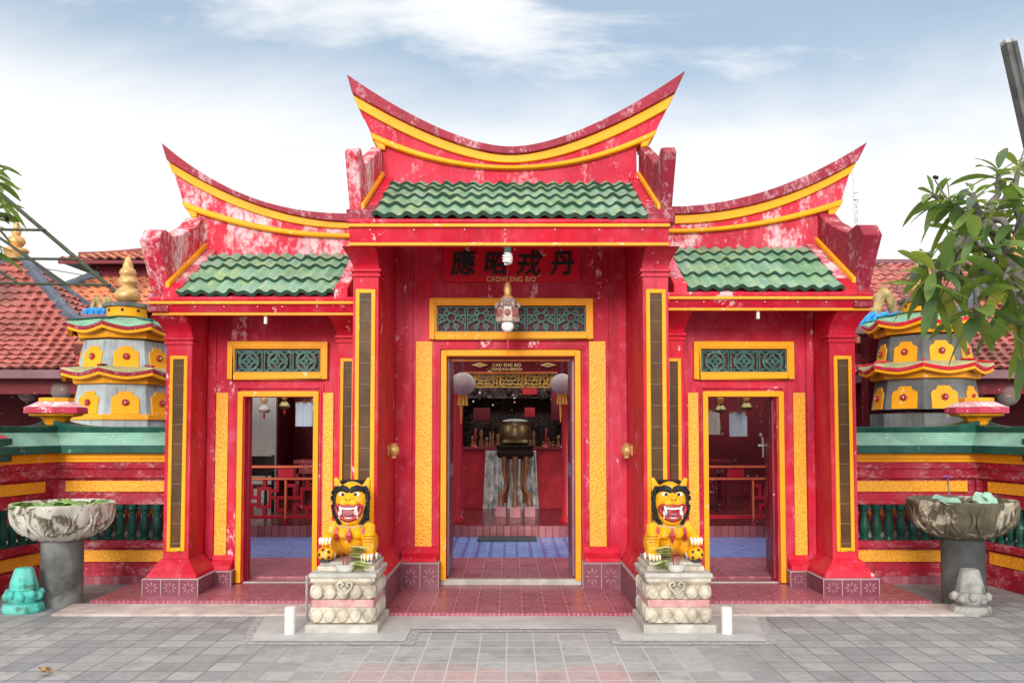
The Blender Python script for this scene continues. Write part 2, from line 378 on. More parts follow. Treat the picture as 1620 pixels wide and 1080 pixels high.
def stone(name, a, b, st, amt, scale=5, rough=.85, bd=.012, moss=None, th=(.44, .62), sk=.55):
    t = NT(name); p = t.pos(); n1 = t.noise(p, scale, 8, .65); n2 = t.noise(p, scale*sk, 6, .62, .6); n3 = t.noise(p, scale*7, 5)
    c = t.mix(t.ss(n1, .3, .7), a, b); c = t.mix(t.m('MULTIPLY', t.ss(n2, *th), amt), c, st)
    if moss: c = t.mix(t.m('MULTIPLY', t.ss(t.noise(t.map(p, (1, 1, 1), (9, 4, 2)), scale*1.2, 6), .52, .66), .8), c, moss)
    t.bump(t.m('ADD', n1, t.m('MULTIPLY', n3, .3)), .45, bd); return t.out(c, rough)
M['bowlL'] = stone('stained_pale_stone_bowl', (.42, .39, .33), (.58, .55, .48), (.075, .045, .022), .9, 5, th=(.50, .60), sk=1.3)
M['bowlR'] = stone('brown_mossy_stone_bowl', (.065, .055, .035), (.15, .125, .08), (.50, .44, .33), .85, 4.5, th=(.53, .62), sk=1.2)
M['concrete'] = stone('grey_cement_column', (.05, .05, .048), (.13, .13, .125), (.30, .30, .29), .5, 3)
M['darkconc'] = stone('dark_cement_column', (.045, .048, .048), (.09, .095, .09), (.20, .22, .19), .35, 3)
M['apron'] = stone('pale_cement_apron', (.36, .355, .345), (.48, .47, .455), (.28, .28, .275), .4, 3, .85, .004)
M['pebble'] = stone('pebble_edge', (.24, .24, .25), (.46, .455, .45), (.14, .14, .15), .45, 40, .8, .006)
M['kerb'] = stone('pinkish_cement_kerb', (.42, .345, .31), (.54, .46, .42), (.25, .21, .19), .35, 8, .9, .004)
M['lotus'] = stone('cream_carved_stone', (.48, .42, .33), (.62, .56, .46), (.20, .165, .125), .6, 7)
M['lotusband'] = stone('pink_stone_band', (.42, .19, .19), (.52, .27, .26), (.55, .42, .38), .5, 14)
M['slab'] = stone('grey_stone_slab', (.36, .34, .30), (.5, .48, .44), (.24, .22, .2), .5, 6)
M['turq'] = stone('chipped_turquoise_paint', (.05, .40, .33), (.08, .50, .42), (.20, .40, .35), .4, 8, .7, .01, moss=(.04, .10, .06))
M['greystone'] = stone('grey_carved_stone', (.30, .29, .28), (.45, .43, .41), (.16, .17, .15), .5, 8, .85, .012, moss=(.14, .16, .12))
M['lion'] = paint('lion_yellow_paint', (.83, .36, .006), .16, .22, (.75, .62, .42), scale=5, rough=.42, dirt=.35, dirtcol=(.38, .12, .01), bump=.2)
M['lionred'] = simple('lion_red_paint', (.33, .012, .018), .4, bump=0)
M['lionwhite'] = simple('lion_white_paint', (.78, .75, .68), .4, var=.08, bump=0)
M['lionblack'] = paint('lion_black_paint', (.014, .016, .018), .2, .1, (.2, .2, .2), scale=20, rough=.5, bump=.5)
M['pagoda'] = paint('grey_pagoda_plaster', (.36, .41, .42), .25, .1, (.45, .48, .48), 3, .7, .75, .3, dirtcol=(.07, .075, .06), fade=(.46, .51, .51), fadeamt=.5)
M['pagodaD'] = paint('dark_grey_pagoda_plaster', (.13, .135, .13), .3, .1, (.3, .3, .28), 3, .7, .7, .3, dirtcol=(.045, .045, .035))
M['pgreen'] = paint('pale_green_pagoda_roof', (.20, .40, .27), .3, .1, (.4, .5, .4), 6, .5, .3, dirtcol=(.04, .09, .06))
M['bluewave'] = paint('bright_blue_plaster', (.03, .30, .70), .3, .2, (.3, .55, .8), 8, .5)
M['tan'] = paint('tan_dragon_plaster', (.42, .30, .13), .35, .2, (.55, .45, .3), 12, .6)
M['bark'] = stone('grey_plumeria_bark', (.13, .12, .10), (.24, .22, .19), (.07, .065, .055), .5, 12)
def leafm():
    t = NT('plumeria_leaf'); p = t.obj(); g = t.n('ShaderNodeNewGeometry')
    rnd = g.outputs['Random Per Island']
    cr = t.n('ShaderNodeValToRGB'); e = cr.color_ramp.elements; t.L(rnd, cr.inputs[0])
    e[0].position = 0; e[0].color = (.05, .095, .05, 1); e[1].position = 1; e[1].color = (.38, .36, .05, 1)
    for q, c in ((.35, (.095, .17, .045)), (.65, (.16, .25, .042)), (.90, (.25, .34, .05))):
        x = cr.color_ramp.elements.new(q); x.color = (*c, 1)
    n1 = t.noise(p, 18, 4); c = t.mix(t.m('MULTIPLY', t.ss(n1, .4, .7), .3), cr.outputs[0], (.04, .09, .045))
    t.out(c, .36); t.b.inputs['Subsurface Weight'].default_value = 0
    tr = t.n('ShaderNodeBsdfTranslucent'); t.L(t.mix(.5, c, (.26, .38, .04)), tr.inputs[0])
    ms = t.n('ShaderNodeMixShader'); ms.inputs[0].default_value = .42
    t.L(t.b.outputs[0], ms.inputs[1]); t.L(tr.outputs[0], ms.inputs[2]); t.L(ms.outputs[0], t.t.nodes['Material Output'].inputs[0])
    return t.mat
M['leaf'] = leafm()
M['waterleaf'] = simple('water_plant_leaf', (.17, .32, .05), .45, var=.5, scale=14)
M['lotusleaf'] = simple('pale_lotus_leaf', (.28, .48, .36), .5, var=.3)
M['purple'] = simple('purple_petal', (.45, .20, .62), .5)
M['water'] = simple('dark_bowl_water', (.06, .07, .05), .1)
M['offer'] = simple('palm_leaf_offering', (.48, .52, .20), .6, var=.45, scale=20)
M['dryleaf'] = simple('dry_leaf', (.36, .22, .10), .7, var=.4, scale=25)
M['polegrey'] = stone('dark_concrete_pole', (.055, .055, .055), (.10, .10, .098), (.18, .18, .175), .3, 4)
M['polecap'] = simple('pale_pole_end', (.42, .42, .44), .8)
M['olive'] = paint('olive_steel_paint', (.045, .055, .03), .25, .15, (.2, .2, .12), 5, .5)
M['steel'] = simple('galvanised_pipe', (.52, .52, .53), .35, .6)
M['wire'] = simple('grey_wire', (.12, .12, .13), .6)
M['lacquer'] = paint('red_lacquer', (.40, .012, .025), .15, .05, scale=2, rough=.3, bump=.04)
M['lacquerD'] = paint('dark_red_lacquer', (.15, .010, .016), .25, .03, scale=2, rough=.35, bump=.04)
M['orangetrim'] = simple('orange_rail_trim', (.66, .17, .04), .45, bump=0)
M['darkwood'] = paint('dark_carved_wood', (.016, .008, .006), .4, .12, (.06, .02, .02), 12, .6)
M['brownwood'] = simple('turned_brown_wood', (.20, .075, .025), .35, var=.3)
M['brass'] = simple('aged_brass', (.30, .235, .10), .30, .85, .25, 6)
M['ash'] = simple('incense_ash', (.36, .35, .33), .9)
M['silver'] = paint('silver_brocade_cloth', (.55, .55, .53), .6, .6, (.9, .9, .9), 7, .3, .75, .3, bump=.6, dirtcol=(.10, .09, .10))
M['altarred'] = paint('red_altar_cloth', (.42, .022, .035), .25, .1, (.5, .2, .2), 3, .6)
M['whitewall'] = grid_mat('white_wall_tile', .25, ((.5, .47, .43), (.56, .53, .48)), (.4, .36, .33), .02, .4)
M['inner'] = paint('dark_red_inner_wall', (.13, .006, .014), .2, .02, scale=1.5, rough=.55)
M['ceil'] = simple('dark_ceiling_timber', (.05, .018, .014), .6)
M['pinkblock'] = simple('pink_tile_block', (.50, .20, .23), .4, var=.15)
def glassm():
    t = NT('smoky_glass_globe'); t.b.inputs['Transmission Weight'].default_value = .75; t.b.inputs['IOR'].default_value = 1.08
    return t.out((.62, .55, .52), .06, spec=.8)
M['globe'] = glassm()
M['lantern'] = paint('faded_lantern_skin', (.46, .34, .34), .3, .1, (.6, .5, .5), 4, .35, .1, fade=(.56, .50, .50), fadeamt=.7)
M['tassel'] = simple('yellow_tassel', (.72, .34, .06), .7)
M['paper'] = simple('pale_blue_paper', (.40, .46, .54), .7, var=.08)
M['paperw'] = simple('cream_paper', (.52, .46, .40), .7, var=.1)
M['mat'] = simple('dark_door_mat', (.035, .04, .045), .9)
M['silvertrim'] = simple('tinsel_silver', (.45, .35, .33), .35, .4, .5, 60)

# ------------------------------------------------------------------ the setting
def sheet(name, pts, z, mat, th=None):
    mb = MB()
    if th: mb.prism(pts, 'z', z-th, z)
    else: mb.add([(x, y, z) for x, y in pts], [tuple(range(len(pts)))])
    return tag(mb.build(name, mat), kind='structure')
def rect(x0, x1, y0, y1): return [(x0, y0), (x1, y0), (x1, y1), (x0, y1)]
sheet('ground', rect(-250, 250, -250, 250), 0, M['paver'])
AP = [(-1.97, 6.28), (-.80, 6.28), (-.80, 6.66), (.84, 6.66), (.84, 6.28), (1.93, 6.28), (2.10, 7.12), (-2.1, 7.12)]
sheet('pebble_edging', [(-2.03, 6.2), (-.72, 6.2), (-.72, 6.58), (.76, 6.58), (.76, 6.2), (1.99, 6.2), (2.18, 7.12), (-2.18, 7.12)], .004, M['pebble'])
sheet('concrete_apron', AP, .009, M['apron'])
sheet('gate_floor', rect(-1.12, 1.12, 7.12, 8.46), .035, M['rfloor'], .035)
for s in (-1, 1):
    sheet('side_gate_floor', rect(s*1.12, s*3.8, 7.5, 8.62), .062, M['rfloor'], .062)
    mb = MB(); mb.prism([(7.13, 0), (7.13, .022), (7.498, .036), (7.498, 0)], 'x', s*1.3, s*3.95)
    tag(mb.build('kerb_strip', M['kerb'], bevel=.006), kind='structure')
sheet('courtyard_floor', rect(-4.6, 4.6, 8.62, 9.88), .082, M['rfloor'], .082)
sheet('doorway_floor', rect(-.655, .655, 8.476, 8.62), .082, M['rfloor'], .045)
sheet('blue_tiled_floor', rect(-1.2, 1.2, 9.88, 11.76), .082, M['bfloor'], .082)
for s in (-1, 1): sheet('blue_wave_tiled_floor', rect(s*1.2, s*4.6, 9.88, 11.76), .082, M['bfloor2'], .082)

# ------------------------------------------------------------------ the gate: one building
gate = thing('temple_gate', 'red three-bay temple gate with green tiled roofs and upswept yellow-banded ridges', 'gate', (0, 8.4, 0))
YW, YP, YE, YR = 8.43, 7.35, 7.0, 8.15        # middle bay: wall, pillar face, eave, ridge
SW, SP, SE, SR = 8.35, 7.93, 7.6, 8.58        # side bays
WT = .26
def wall_with_hole(x0, x1, y0, y1, z0, z1, hx0, hx1, hz1, mi=0, vent=None):
    mb = MB()
    mb.box(x0, hx0, y0, y1, z0, z1); mb.box(hx1, x1, y0, y1, z0, z1)
    if vent:
        vx0, vx1, vz0, vz1 = vent
        mb.box(hx0, hx1, y0, y1, hz1, vz0); mb.box(hx0, hx1, y0, y1, vz1, z1)
        mb.box(hx0, vx0, y0, y1, vz0, vz1) if vx0 > hx0 else None
        mb.box(vx1, hx1, y0, y1, vz0, vz1) if vx1 < hx1 else None
    else: mb.box(hx0, hx1, y0, y1, hz1, z1)
    return mb
def frame_mb(x0, x1, z0, z1, wdt, y0, y1, bottom=True):
    mb = MB()
    mb.box(x0, x0+wdt, y0, y1, z0, z1); mb.box(x1-wdt, x1, y0, y1, z0, z1)
    mb.box(x0+wdt, x1-wdt, y0, y1, z1-wdt, z1)
    if bottom: mb.box(x0+wdt, x1-wdt, y0, y1, z0, z0+wdt)
    return mb
def ring2d(mb, cx, cz, r0, r1, y0, y1, seg=20):
    for i in range(seg):
        a, b = 2*math.pi*i/seg, 2*math.pi*(i+1)/seg
        mb.prism([(cx+r0*math.cos(a), cz+r0*math.sin(a)), (cx+r1*math.cos(a), cz+r1*math.sin(a)), (cx+r1*math.cos(b), cz+r1*math.sin(b)), (cx+r0*math.cos(b), cz+r0*math.sin(b))], 'y', y0, y1)
def bar2d(mb, p, q, wd, y0, y1):
    d = Vector((q[0]-p[0], q[1]-p[1])).normalized(); n = Vector((-d.y, d.x))*wd/2
    mb.prism([(p[0]-n.x, p[1]-n.y), (q[0]-n.x, q[1]-n.y), (q[0]+n.x, q[1]+n.y), (p[0]+n.x, p[1]+n.y)], 'y', y0, y1)
def vent(parent, x0, x1, z0, z1, y, n, fw, style):
    v = frame_mb(x0, x1, z0, z1, fw, y-.06, y+.002).build('vent', M['yellow'], parent, bevel=.006)
    f2 = frame_mb(x0+fw, x1-fw, z0+fw, z1-fw, .014, y-.05, y+.001).build('inner_trim', M['orange'], v)
    bk = MB().box(x0+fw, x1-fw, y-.006, y+.003, z0+fw, z1-fw).build('vent_backing', M['ventback'], v)
    ix0, ix1, iz0, iz1 = x0+fw+.014, x1-fw-.014, z0+fw+.012, z1-fw-.03
    tw = (ix1-ix0)/n; h = iz1-iz0; cz = (iz0+iz1)/2
    for k in range(n):
        g = MB(); cx = ix0+tw*(k+.5); yy, y2 = y-.045, y-.008; q = min(tw, h)/2*.98
        hx, hz = tw/2-.004, h/2
        g.box(cx-hx, cx-hx+.016, yy, y2, iz0, iz1); g.box(cx+hx-.016, cx+hx, yy, y2, iz0, iz1)
        g.box(cx-hx+.016, cx+hx-.016, yy, y2, iz0, iz0+.012); g.box(cx-hx+.016, cx+hx-.016, yy, y2, iz1-.012, iz1)
        if style == 'ring':
            ring2d(g, cx, cz, q*.74, q*.98, yy-.004, y2-.003)
            for i in range(4):
                a = math.pi/2*i; b = a+math.pi/2
                m_ = .36*q*math.sqrt(2)*.55
                P, Q = (cx+q*.74*math.cos(a), cz+q*.74*math.sin(a)), (cx+q*.74*math.cos(b), cz+q*.74*math.sin(b))
                mid = (cx+.34*q*math.cos(a+math.pi/4), cz+.34*q*math.sin(a+math.pi/4))
                bar2d(g, P, mid, .026, yy+.004, y2-.006); bar2d(g, mid, Q, .026, yy+.005, y2-.007)
                bar2d(g, (cx+.98*q*math.cos(a+math.pi/4), cz+.98*q*math.sin(a+math.pi/4)), (cx+1.25*hx*math.cos(a+math.pi/4), cz+1.25*hz*math.sin(a+math.pi/4)), .02, yy+.006, y2-.008)
            bar2d(g, (cx-.16*q, cz), (cx+.16*q, cz), .05, yy-.002, y2-.01)
        else:
            ring2d(g, cx, cz+.02, q*.28, q*.42, yy-.003, y2-.004, 14)
            for i in range(8):
                a = math.pi/4*i+.39; rr = q*.42
                bar2d(g, (cx+rr*math.cos(a), cz+.02+rr*math.sin(a)*.9), (cx+hx*1.05*math.cos(a), cz+hz*1.0*math.sin(a)), .022, yy+.002+.001*i, y2-.006)
            for i in range(6):
                a = math.pi/3*i
                ring2d(g, cx+hx*.66*math.cos(a), cz+hz*.66*math.sin(a), .012, .032, yy+.011, y2-.016, 10)
        g.build('grille', M['grille'], v)
    return v
def tiled_panel(parent, x0, x1, z0, z1, y, fw, step, dirx=0):
    f = frame_mb(x0, x1, z0, z1, fw, y-.022, y+.02).build('panel_frame', M['yellow'], parent, bevel=.004)
    mb = MB(); mb.box(x0+fw, x1-fw, y-.004, y+.01, z0+fw, z1-fw, 1)
    z = z1-fw-step*.3
    zs = [z1-fw]
    while z > z0+fw+.01: zs.append(z); z -= step
    zs.append(z0+fw)
    for a, b in zip(zs, zs[1:]):
        if a-b > .012: mb.box(x0+fw+.002, x1-fw-.002, y-.010, y-.004, b+.003, a-.003, 0)
    mb.build('tile_panel', [M['brown'], M['grout']], parent)
def tile_block(parent, x0, x1, y0, y1, z0, z1, n, faces='f', name='plinth'):
    """tiled plinth with a pale eight-petal motif on each tile of the faces seen"""
    mb = MB(); mb.box(x0, x1, y0, y1, z0, z1, 0)
    def face(o, u, L, k):
        U = Vector(u); N = U.cross(Vector((0, 0, 1)))
        for i in range(k):
            tw = L/k; c = Vector(o)+U*(tw*(i+.5))+Vector((0, 0, (z1-z0)/2))+N*.003; h = (z1-z0)*.40; wd = tw*.40
            for q in range(8):
                a = math.pi/4*q
                d2 = U*(wd*math.cos(a))+Vector((0, 0, h*math.sin(a))); pz = N.cross(d2).normalized()*.007
                mb.add([c+d2*.28, c+d2*.62+pz, c+d2*.95, c+d2*.62-pz], [(0, 1, 2, 3)], 2)
            for e in (0, 1):
                b = Vector(o)+U*(tw*(i+e))+N*.0035
                mb.add([b-U*.003, b+U*.003, b+U*.003+Vector((0, 0, z1-z0)), b-U*.003+Vector((0, 0, z1-z0))], [(0, 1, 2, 3)], 1)
    face((x0, y0, z0), (1, 0, 0), x1-x0, n)
    kk = max(1, round((y1-y0)/((x1-x0)/n)))
    if 'r' in faces: face((x1, y0, z0), (0, 1, 0), y1-y0, kk)
    if 'l' in faces: face((x0, y1, z0), (0, -1, 0), y1-y0, kk)
    mb.box(x0-.004, x1+.004, y0-.004, y1, z1, z1+.008, 1)
    return mb.build(name, [M['ptile'], M['greygrout'], M['pmotif']], parent)
# middle wall
DH = ZY(563, YW); Z_SOF = 3.56
V0, V1 = ZY(537, YW), ZY(473, YW)
wall_with_hole(-1.187, 1.187, YW, YW+WT, 0, Z_SOF, -.655, .655, DH).build('wall', M['redflat'], gate)
# proud strips on the middle wall
mb = MB()
for s in (-1, 1): mb.box(s*1.187, s*1.005, YW-.03, YW, .3, Z_SOF)
zb = ZY(447, YW)
mb.box(-1.005, 1.005, YW-.03, YW, zb, Z_SOF)
mb.build('wall_moulding', M['redflat'], gate, bevel=.006)
mb = frame_mb(-.765, .765, .1, DH+.105, .035, YW-.012, YW-.0005, False); mb.merge(frame_mb(-.745, .745, .1, DH+.085, .02, YW-.035, YW-.0125, False))
mb.build('door_moulding', M['redflat'], gate, bevel=.004)
fr = frame_mb(-.715, .715, .08, DH+.055, .058, YW-.045, YW+.10, False).build('door_frame', M['yellow'], gate, bevel=.006)
MB().box(-.715, .715, YW-.03, YW+.045, .03, .09).build('threshold', M['slab'], gate, bevel=.006)
vent(gate, -.835, .845, V0, V1, YW-.002, 5, .06, 'leaf')
for s in (-1, 1):
    a, b = sorted((s*.975, s*.805))
    MB().box(a, b, YW-.018, YW, ZY(871, YW), ZY(540, YW)).build('decorative_panel', M['panel'], gate, bevel=.004)
    # open leaf of the middle door
    hx = s*.66
    lf = MB().box(hx-.022, hx+.022, YW+.11, YW+.74, .095, DH-.005).build('door_leaf', M['jamb'], gate, bevel=.004)
    MB().box(hx-s*.03, hx-s*.022, YW+.2, YW+.65, .3, 1.1).box(hx-s*.03, hx-s*.022, YW+.2, YW+.65, 1.25, 2.15).build('leaf_panel', M['doorred'], lf)
# sign board with its lettering
zs0, zs1 = ZY(446, YW-.05), Z_SOF-.01
sign = MB().box(-.70, .712, YW-.05, YW-.03, zs0+.003, zs1).build('sign_board', M['signred'], gate, bevel=.003)
def text(body, size, x, y, z, mat, name, parent, depth=.004, offset=0.0, sx=1.0, shear=0.0, align='CENTER', space=1.0, rz=0, bold=0):
    cu = bpy.data.curves.new('lettering', 'FONT'); cu.body = body; cu.size = size; cu.extrude = depth; cu.offset = offset; cu.shear = shear
    cu.align_x = align; cu.align_y = 'CENTER'; cu.space_character = space; cu.resolution_u = 4
    t = bpy.data.objects.new('tmp', cu); COL.objects.link(t)
    dg = bpy.context.evaluated_depsgraph_get(); me = bpy.data.meshes.new_from_object(t.evaluated_get(dg), depsgraph=dg)
    bpy.data.objects.remove(t); bpy.data.curves.remove(cu)
    o0 = OFF[parent.name]
    if bold:
        import bmesh
        bm = bmesh.new()
        for i, (bx, by) in enumerate(((0, 0), (bold, 0), (-bold, 0), (0, bold), (0, -bold))):
            c_ = me.copy(); c_.transform(Matrix.Translation((bx, by, .0006*i))); bm.from_mesh(c_); bpy.data.meshes.remove(c_)
        bm.to_mesh(me); bm.free()
    me.transform(Matrix.Translation(Vector((x, y, z))-o0) @ Matrix.Rotation(rz, 4, 'Y') @ Matrix.Rotation(R(90), 4, 'X') @ Matrix.Diagonal((sx, 1, 1, 1)))
    me.materials.clear(); me.materials.append(mat)
    o = bpy.data.objects.new(name, me); COL.objects.link(o); o.parent = parent; OFF[o.name] = o0; return o
for ch, px, sz, rz in (('應', 732, .272, -.05), ('昭', 783, .255, .03), ('戎', 836, .272, .06), ('丹', 889, .265, -.04)):
    p = wp(px, 418.5, YW-.056)
    text(ch, sz, p.x, YW-.055, p.z, M['black'], 'lettering', sign, .004, 0, .95, .10, rz=rz, bold=.0075)
p = wp(808.5, 442, YW-.056)
text('CAOW ENG BIO', .074, p.x, YW-.055, p.z, M['cream'], 'lettering', sign, .003, 0, .86, space=1.1, bold=.0018)

# pillars of the middle bay (wing walls running back to the wall) and their capitals
CB = ZY(388, YE+.06)       # underside of the middle cornice beam
def capital(parent, x0, x1, yf, yback, zt, zb, fwd, side, sidex):
    """cove that swells forward (and a little sideways) from pillar face to cornice"""
    mb = MB(); N = 7; rings = []
    for i in range(N+1):
        t = i/N; k = 1-math.cos(t*math.pi/2)
        y = yf-fwd*k; xo = sidex*k
        a, b = (x0-xo, x1) if side < 0 else (x0, x1+xo)
        z = zb+(zt-zb)*t
        rings.append([(a, y, z), (b, y, z), (b, yback, z), (a, yback, z)])
    mb.loft(rings)
    h = .03
    mb.box(x0-.012, x1+.012, yf-.016, yback, zb-.075, zb-.045); mb.box(x0-.018, x1+.018, yf-.022, yback, zb-.03, zb-.001)
    return mb.build('capital', M['red'], parent, bevel=.005, smooth=35)
for s in (-1, 1):
    x0, x1 = sorted((s*1.187, s*1.42))
    pil = MB().box(x0, x1, YP, YW+.28, .1, CB+.3).build('pillar', M['red'], gate, bevel=.008)
    zt, zb_ = CB, ZY(425, YP)
    cp = MB(); capital(gate, x0-.004, x1+.004, YP-.003, YP+.25, zt, zb_, YP-YE-.09, s, .05)
    cpx = (x0+x1)/2
    tiled_panel(pil, cpx-.088, cpx+.088, .62, ZY(458, YP), YP, .034, .19)
    # plinth of the pillar, stepping back to the wall
    px0, px1 = sorted((s*1.085, s*1.56))
    tile_block(gate, px0, px1, 7.15, 8.30, .0, .29, 3, 'lr')
    px2, px3 = sorted((s*.715, s*1.085))
    tile_block(gate, px2, px3, 8.22, YW-.002, .03, .275, 2, '')
    MB().prism([(8.25, .285), (8.27, .32), (8.36, .36), (8.40, .42), (YW-.001, .42), (YW-.001, .285)], 'x', s*.74, s*1.10).build('skirting', M['red'], gate, bevel=.004)
    sk = MB()
    sk.loft([[(px0+.02, 7.17, .299), (px1-.02, 7.17, .299), (px1-.02, 8.28, .299), (px0+.02, 8.28, .299)],
             [(px0+.03, 7.18, .335), (px1-.03, 7.18, .335), (px1-.03, 8.28, .335), (px0+.03, 8.28, .335)],
             [(x0-.02, YP-.03, .42), (x1+.02, YP-.03, .42), (x1+.02, 8.30, .42), (x0-.02, 8.30, .42)],
             [(x0-.012, YP-.012, .46), (x1+.012, YP-.012, .46), (x1+.012, 8.32, .46), (x0-.012, 8.32, .46)]])
    sk.build('skirting', M['red'], gate, bevel=.004)
# cornice of the middle bay
def cornice(x0, x1, yf, yb, z0, z1, zt, lean, parent, cm='red'):
    mb = MB(); mb.prism([(yf+lean, z0), (yf+.02, z1-.02), (yf, z1), (yf-.02, z1+.03), (yf-.02, zt), (yb, zt), (yb, zt-.03), (yf+lean+.07, z0)], 'x', x0, x1)
    c = mb.build('cornice', M[cm], parent, bevel=.004)
    MB().box(x0-.004, x1+.004, yf+lean-.014, yf+lean+.02, z0-.004, z0+.022).build('trim_line', M['yellowline'], c, bevel=.003)
    MB().box(x0-.004, x1+.004, yf-.018, yf+.02, z1-.012, z1+.014).build('trim_line', M['yellowline'], c, bevel=.003)
    nails = MB(); k = 7
    for i in range(k):
        nails.ell((x0+(x1-x0)*(i+.4+random.random()*.2)/k, yf-.002, z1-.035), .006, 6, 4)
    nails.build('nail_head', M['white'], c)
    return c
CZ0, CZ1, CZT = CB, ZY(357, YE), ZY(347, YE)
cornice(-1.395, 1.365, YE, YE+.36, CZ0, CZ1, CZT, .06, gate)
MB().box(-1.187, 1.187, YE+.36, YW+.3, Z_SOF, Z_SOF+.05).build('soffit', M['redflat'], gate)

# tiled roof slopes
def wave(u):
    f = u % 1.0
    return .5+.5*math.sin(2*math.pi*f) if True else 0
def tile_slope(A, B, C, D, rows, wcol, amp, lip, sag=0, sample=7, phase=0.0):
    """A-B eave edge, D-C ridge edge; rows: fractions 0..1 of the courses, waves at even spacing along the course"""
    A, B, C, D = map(Vector, (A, B, C, D)); mb = MB()
    n = (B-A).cross(D-A).normalized()
    if n.z < 0: n = -n
    ax = (B-A).normalized(); org = (A+B)/2
    def pt(t, s_, l, r):   # point at course fraction t and fraction s_ across
        p = l.lerp(r, s_); return p - Vector((0, 0, sag*math.sin(math.pi*t)))
    for t0, t1 in zip(rows, rows[1:]):
        tu = min(1, t1+.03)
        l0, r0, l1, r1 = A.lerp(D, t0), B.lerp(C, t0), A.lerp(D, tu), B.lerp(C, tu)
        W0 = (r0-l0).length
        if W0 < .05: continue
        k = max(3, int(W0/wcol*sample))
        jit = random.uniform(-.03, .03)*wcol
        top = []; low = []; bot = []
        for i in range(k+1):
            s_ = i/k
            p0 = pt(t0, s_, l0, r0); p1 = pt(tu, s_, l1, r1)
            u = ((p0-org).dot(ax)+jit)/wcol+phase; h = wave(u)*amp
            u1 = ((p1-org).dot(ax)+jit)/wcol+phase; h1 = wave(u1)*amp
            q_ = int(math.floor(u)); hj = math.sin(q_*12.9898+t0*78.233+A.x*3.1)*43758.5453; hj -= math.floor(hj)
            wob = .004*math.sin(u*2.7+t0*40)+(hj-.5)*.014; p0 = p0+(l1-l0).normalized()*((hj*7.3 % 1)-.5)*.016
            low.append(p0+n*(h+lip+wob)); top.append(p1+n*h1); bot.append(p0+n*(h-.006+wob))
        N = k+1
        mb.add(low+top, [(i, i+1, N+i+1, N+i) for i in range(k)], 0)
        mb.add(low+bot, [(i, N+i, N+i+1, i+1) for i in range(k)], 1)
    return mb
def backing(A, B, C, D, th=.05):
    A, B, C, D = map(Vector, (A, B, C, D)); n = (B-A).cross(D-A).normalized()
    if n.z < 0: n = -n
    e = n*.012
    return MB().loft([[A-e, B-e, C-e, D-e], [A-n*th, B-n*th, C-n*th, D-n*th]])
def gable_tiles(x0, x1, xt0, xt1, ye, ze, yr, zr, rows, parent, wcol=.131):
    A, B, C, D = (x0, ye, ze), (x1, ye, ze), (xt1, yr, zr), (xt0, yr, zr)
    mb = tile_slope(A, B, C, D, rows, wcol, .032, .034)
    yb = 2*yr-ye+.1
    mb.merge(tile_slope((x1, yb, ze), (x0, yb, ze), (xt0, yr+.1, zr), (xt1, yr+.1, zr), rows, wcol, .032, .034))
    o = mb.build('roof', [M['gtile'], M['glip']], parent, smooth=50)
    b = backing(A, B, C, D); b.merge(backing((x1, yb, ze), (x0, yb, ze), (xt0, yr+.1, zr), (xt1, yr+.1, zr)))
    b.build('roof_deck', M['red'], o)
    return o
ZT0, ZT1 = ZY(350, YE), ZY(291, YR-.06)
gable_tiles(-1.19, 1.175, -1.19, 1.175, YE-.02, ZT0+.02, YR-.06, ZT1, [0, .26, .50, .72, .86, 1.0], gate)

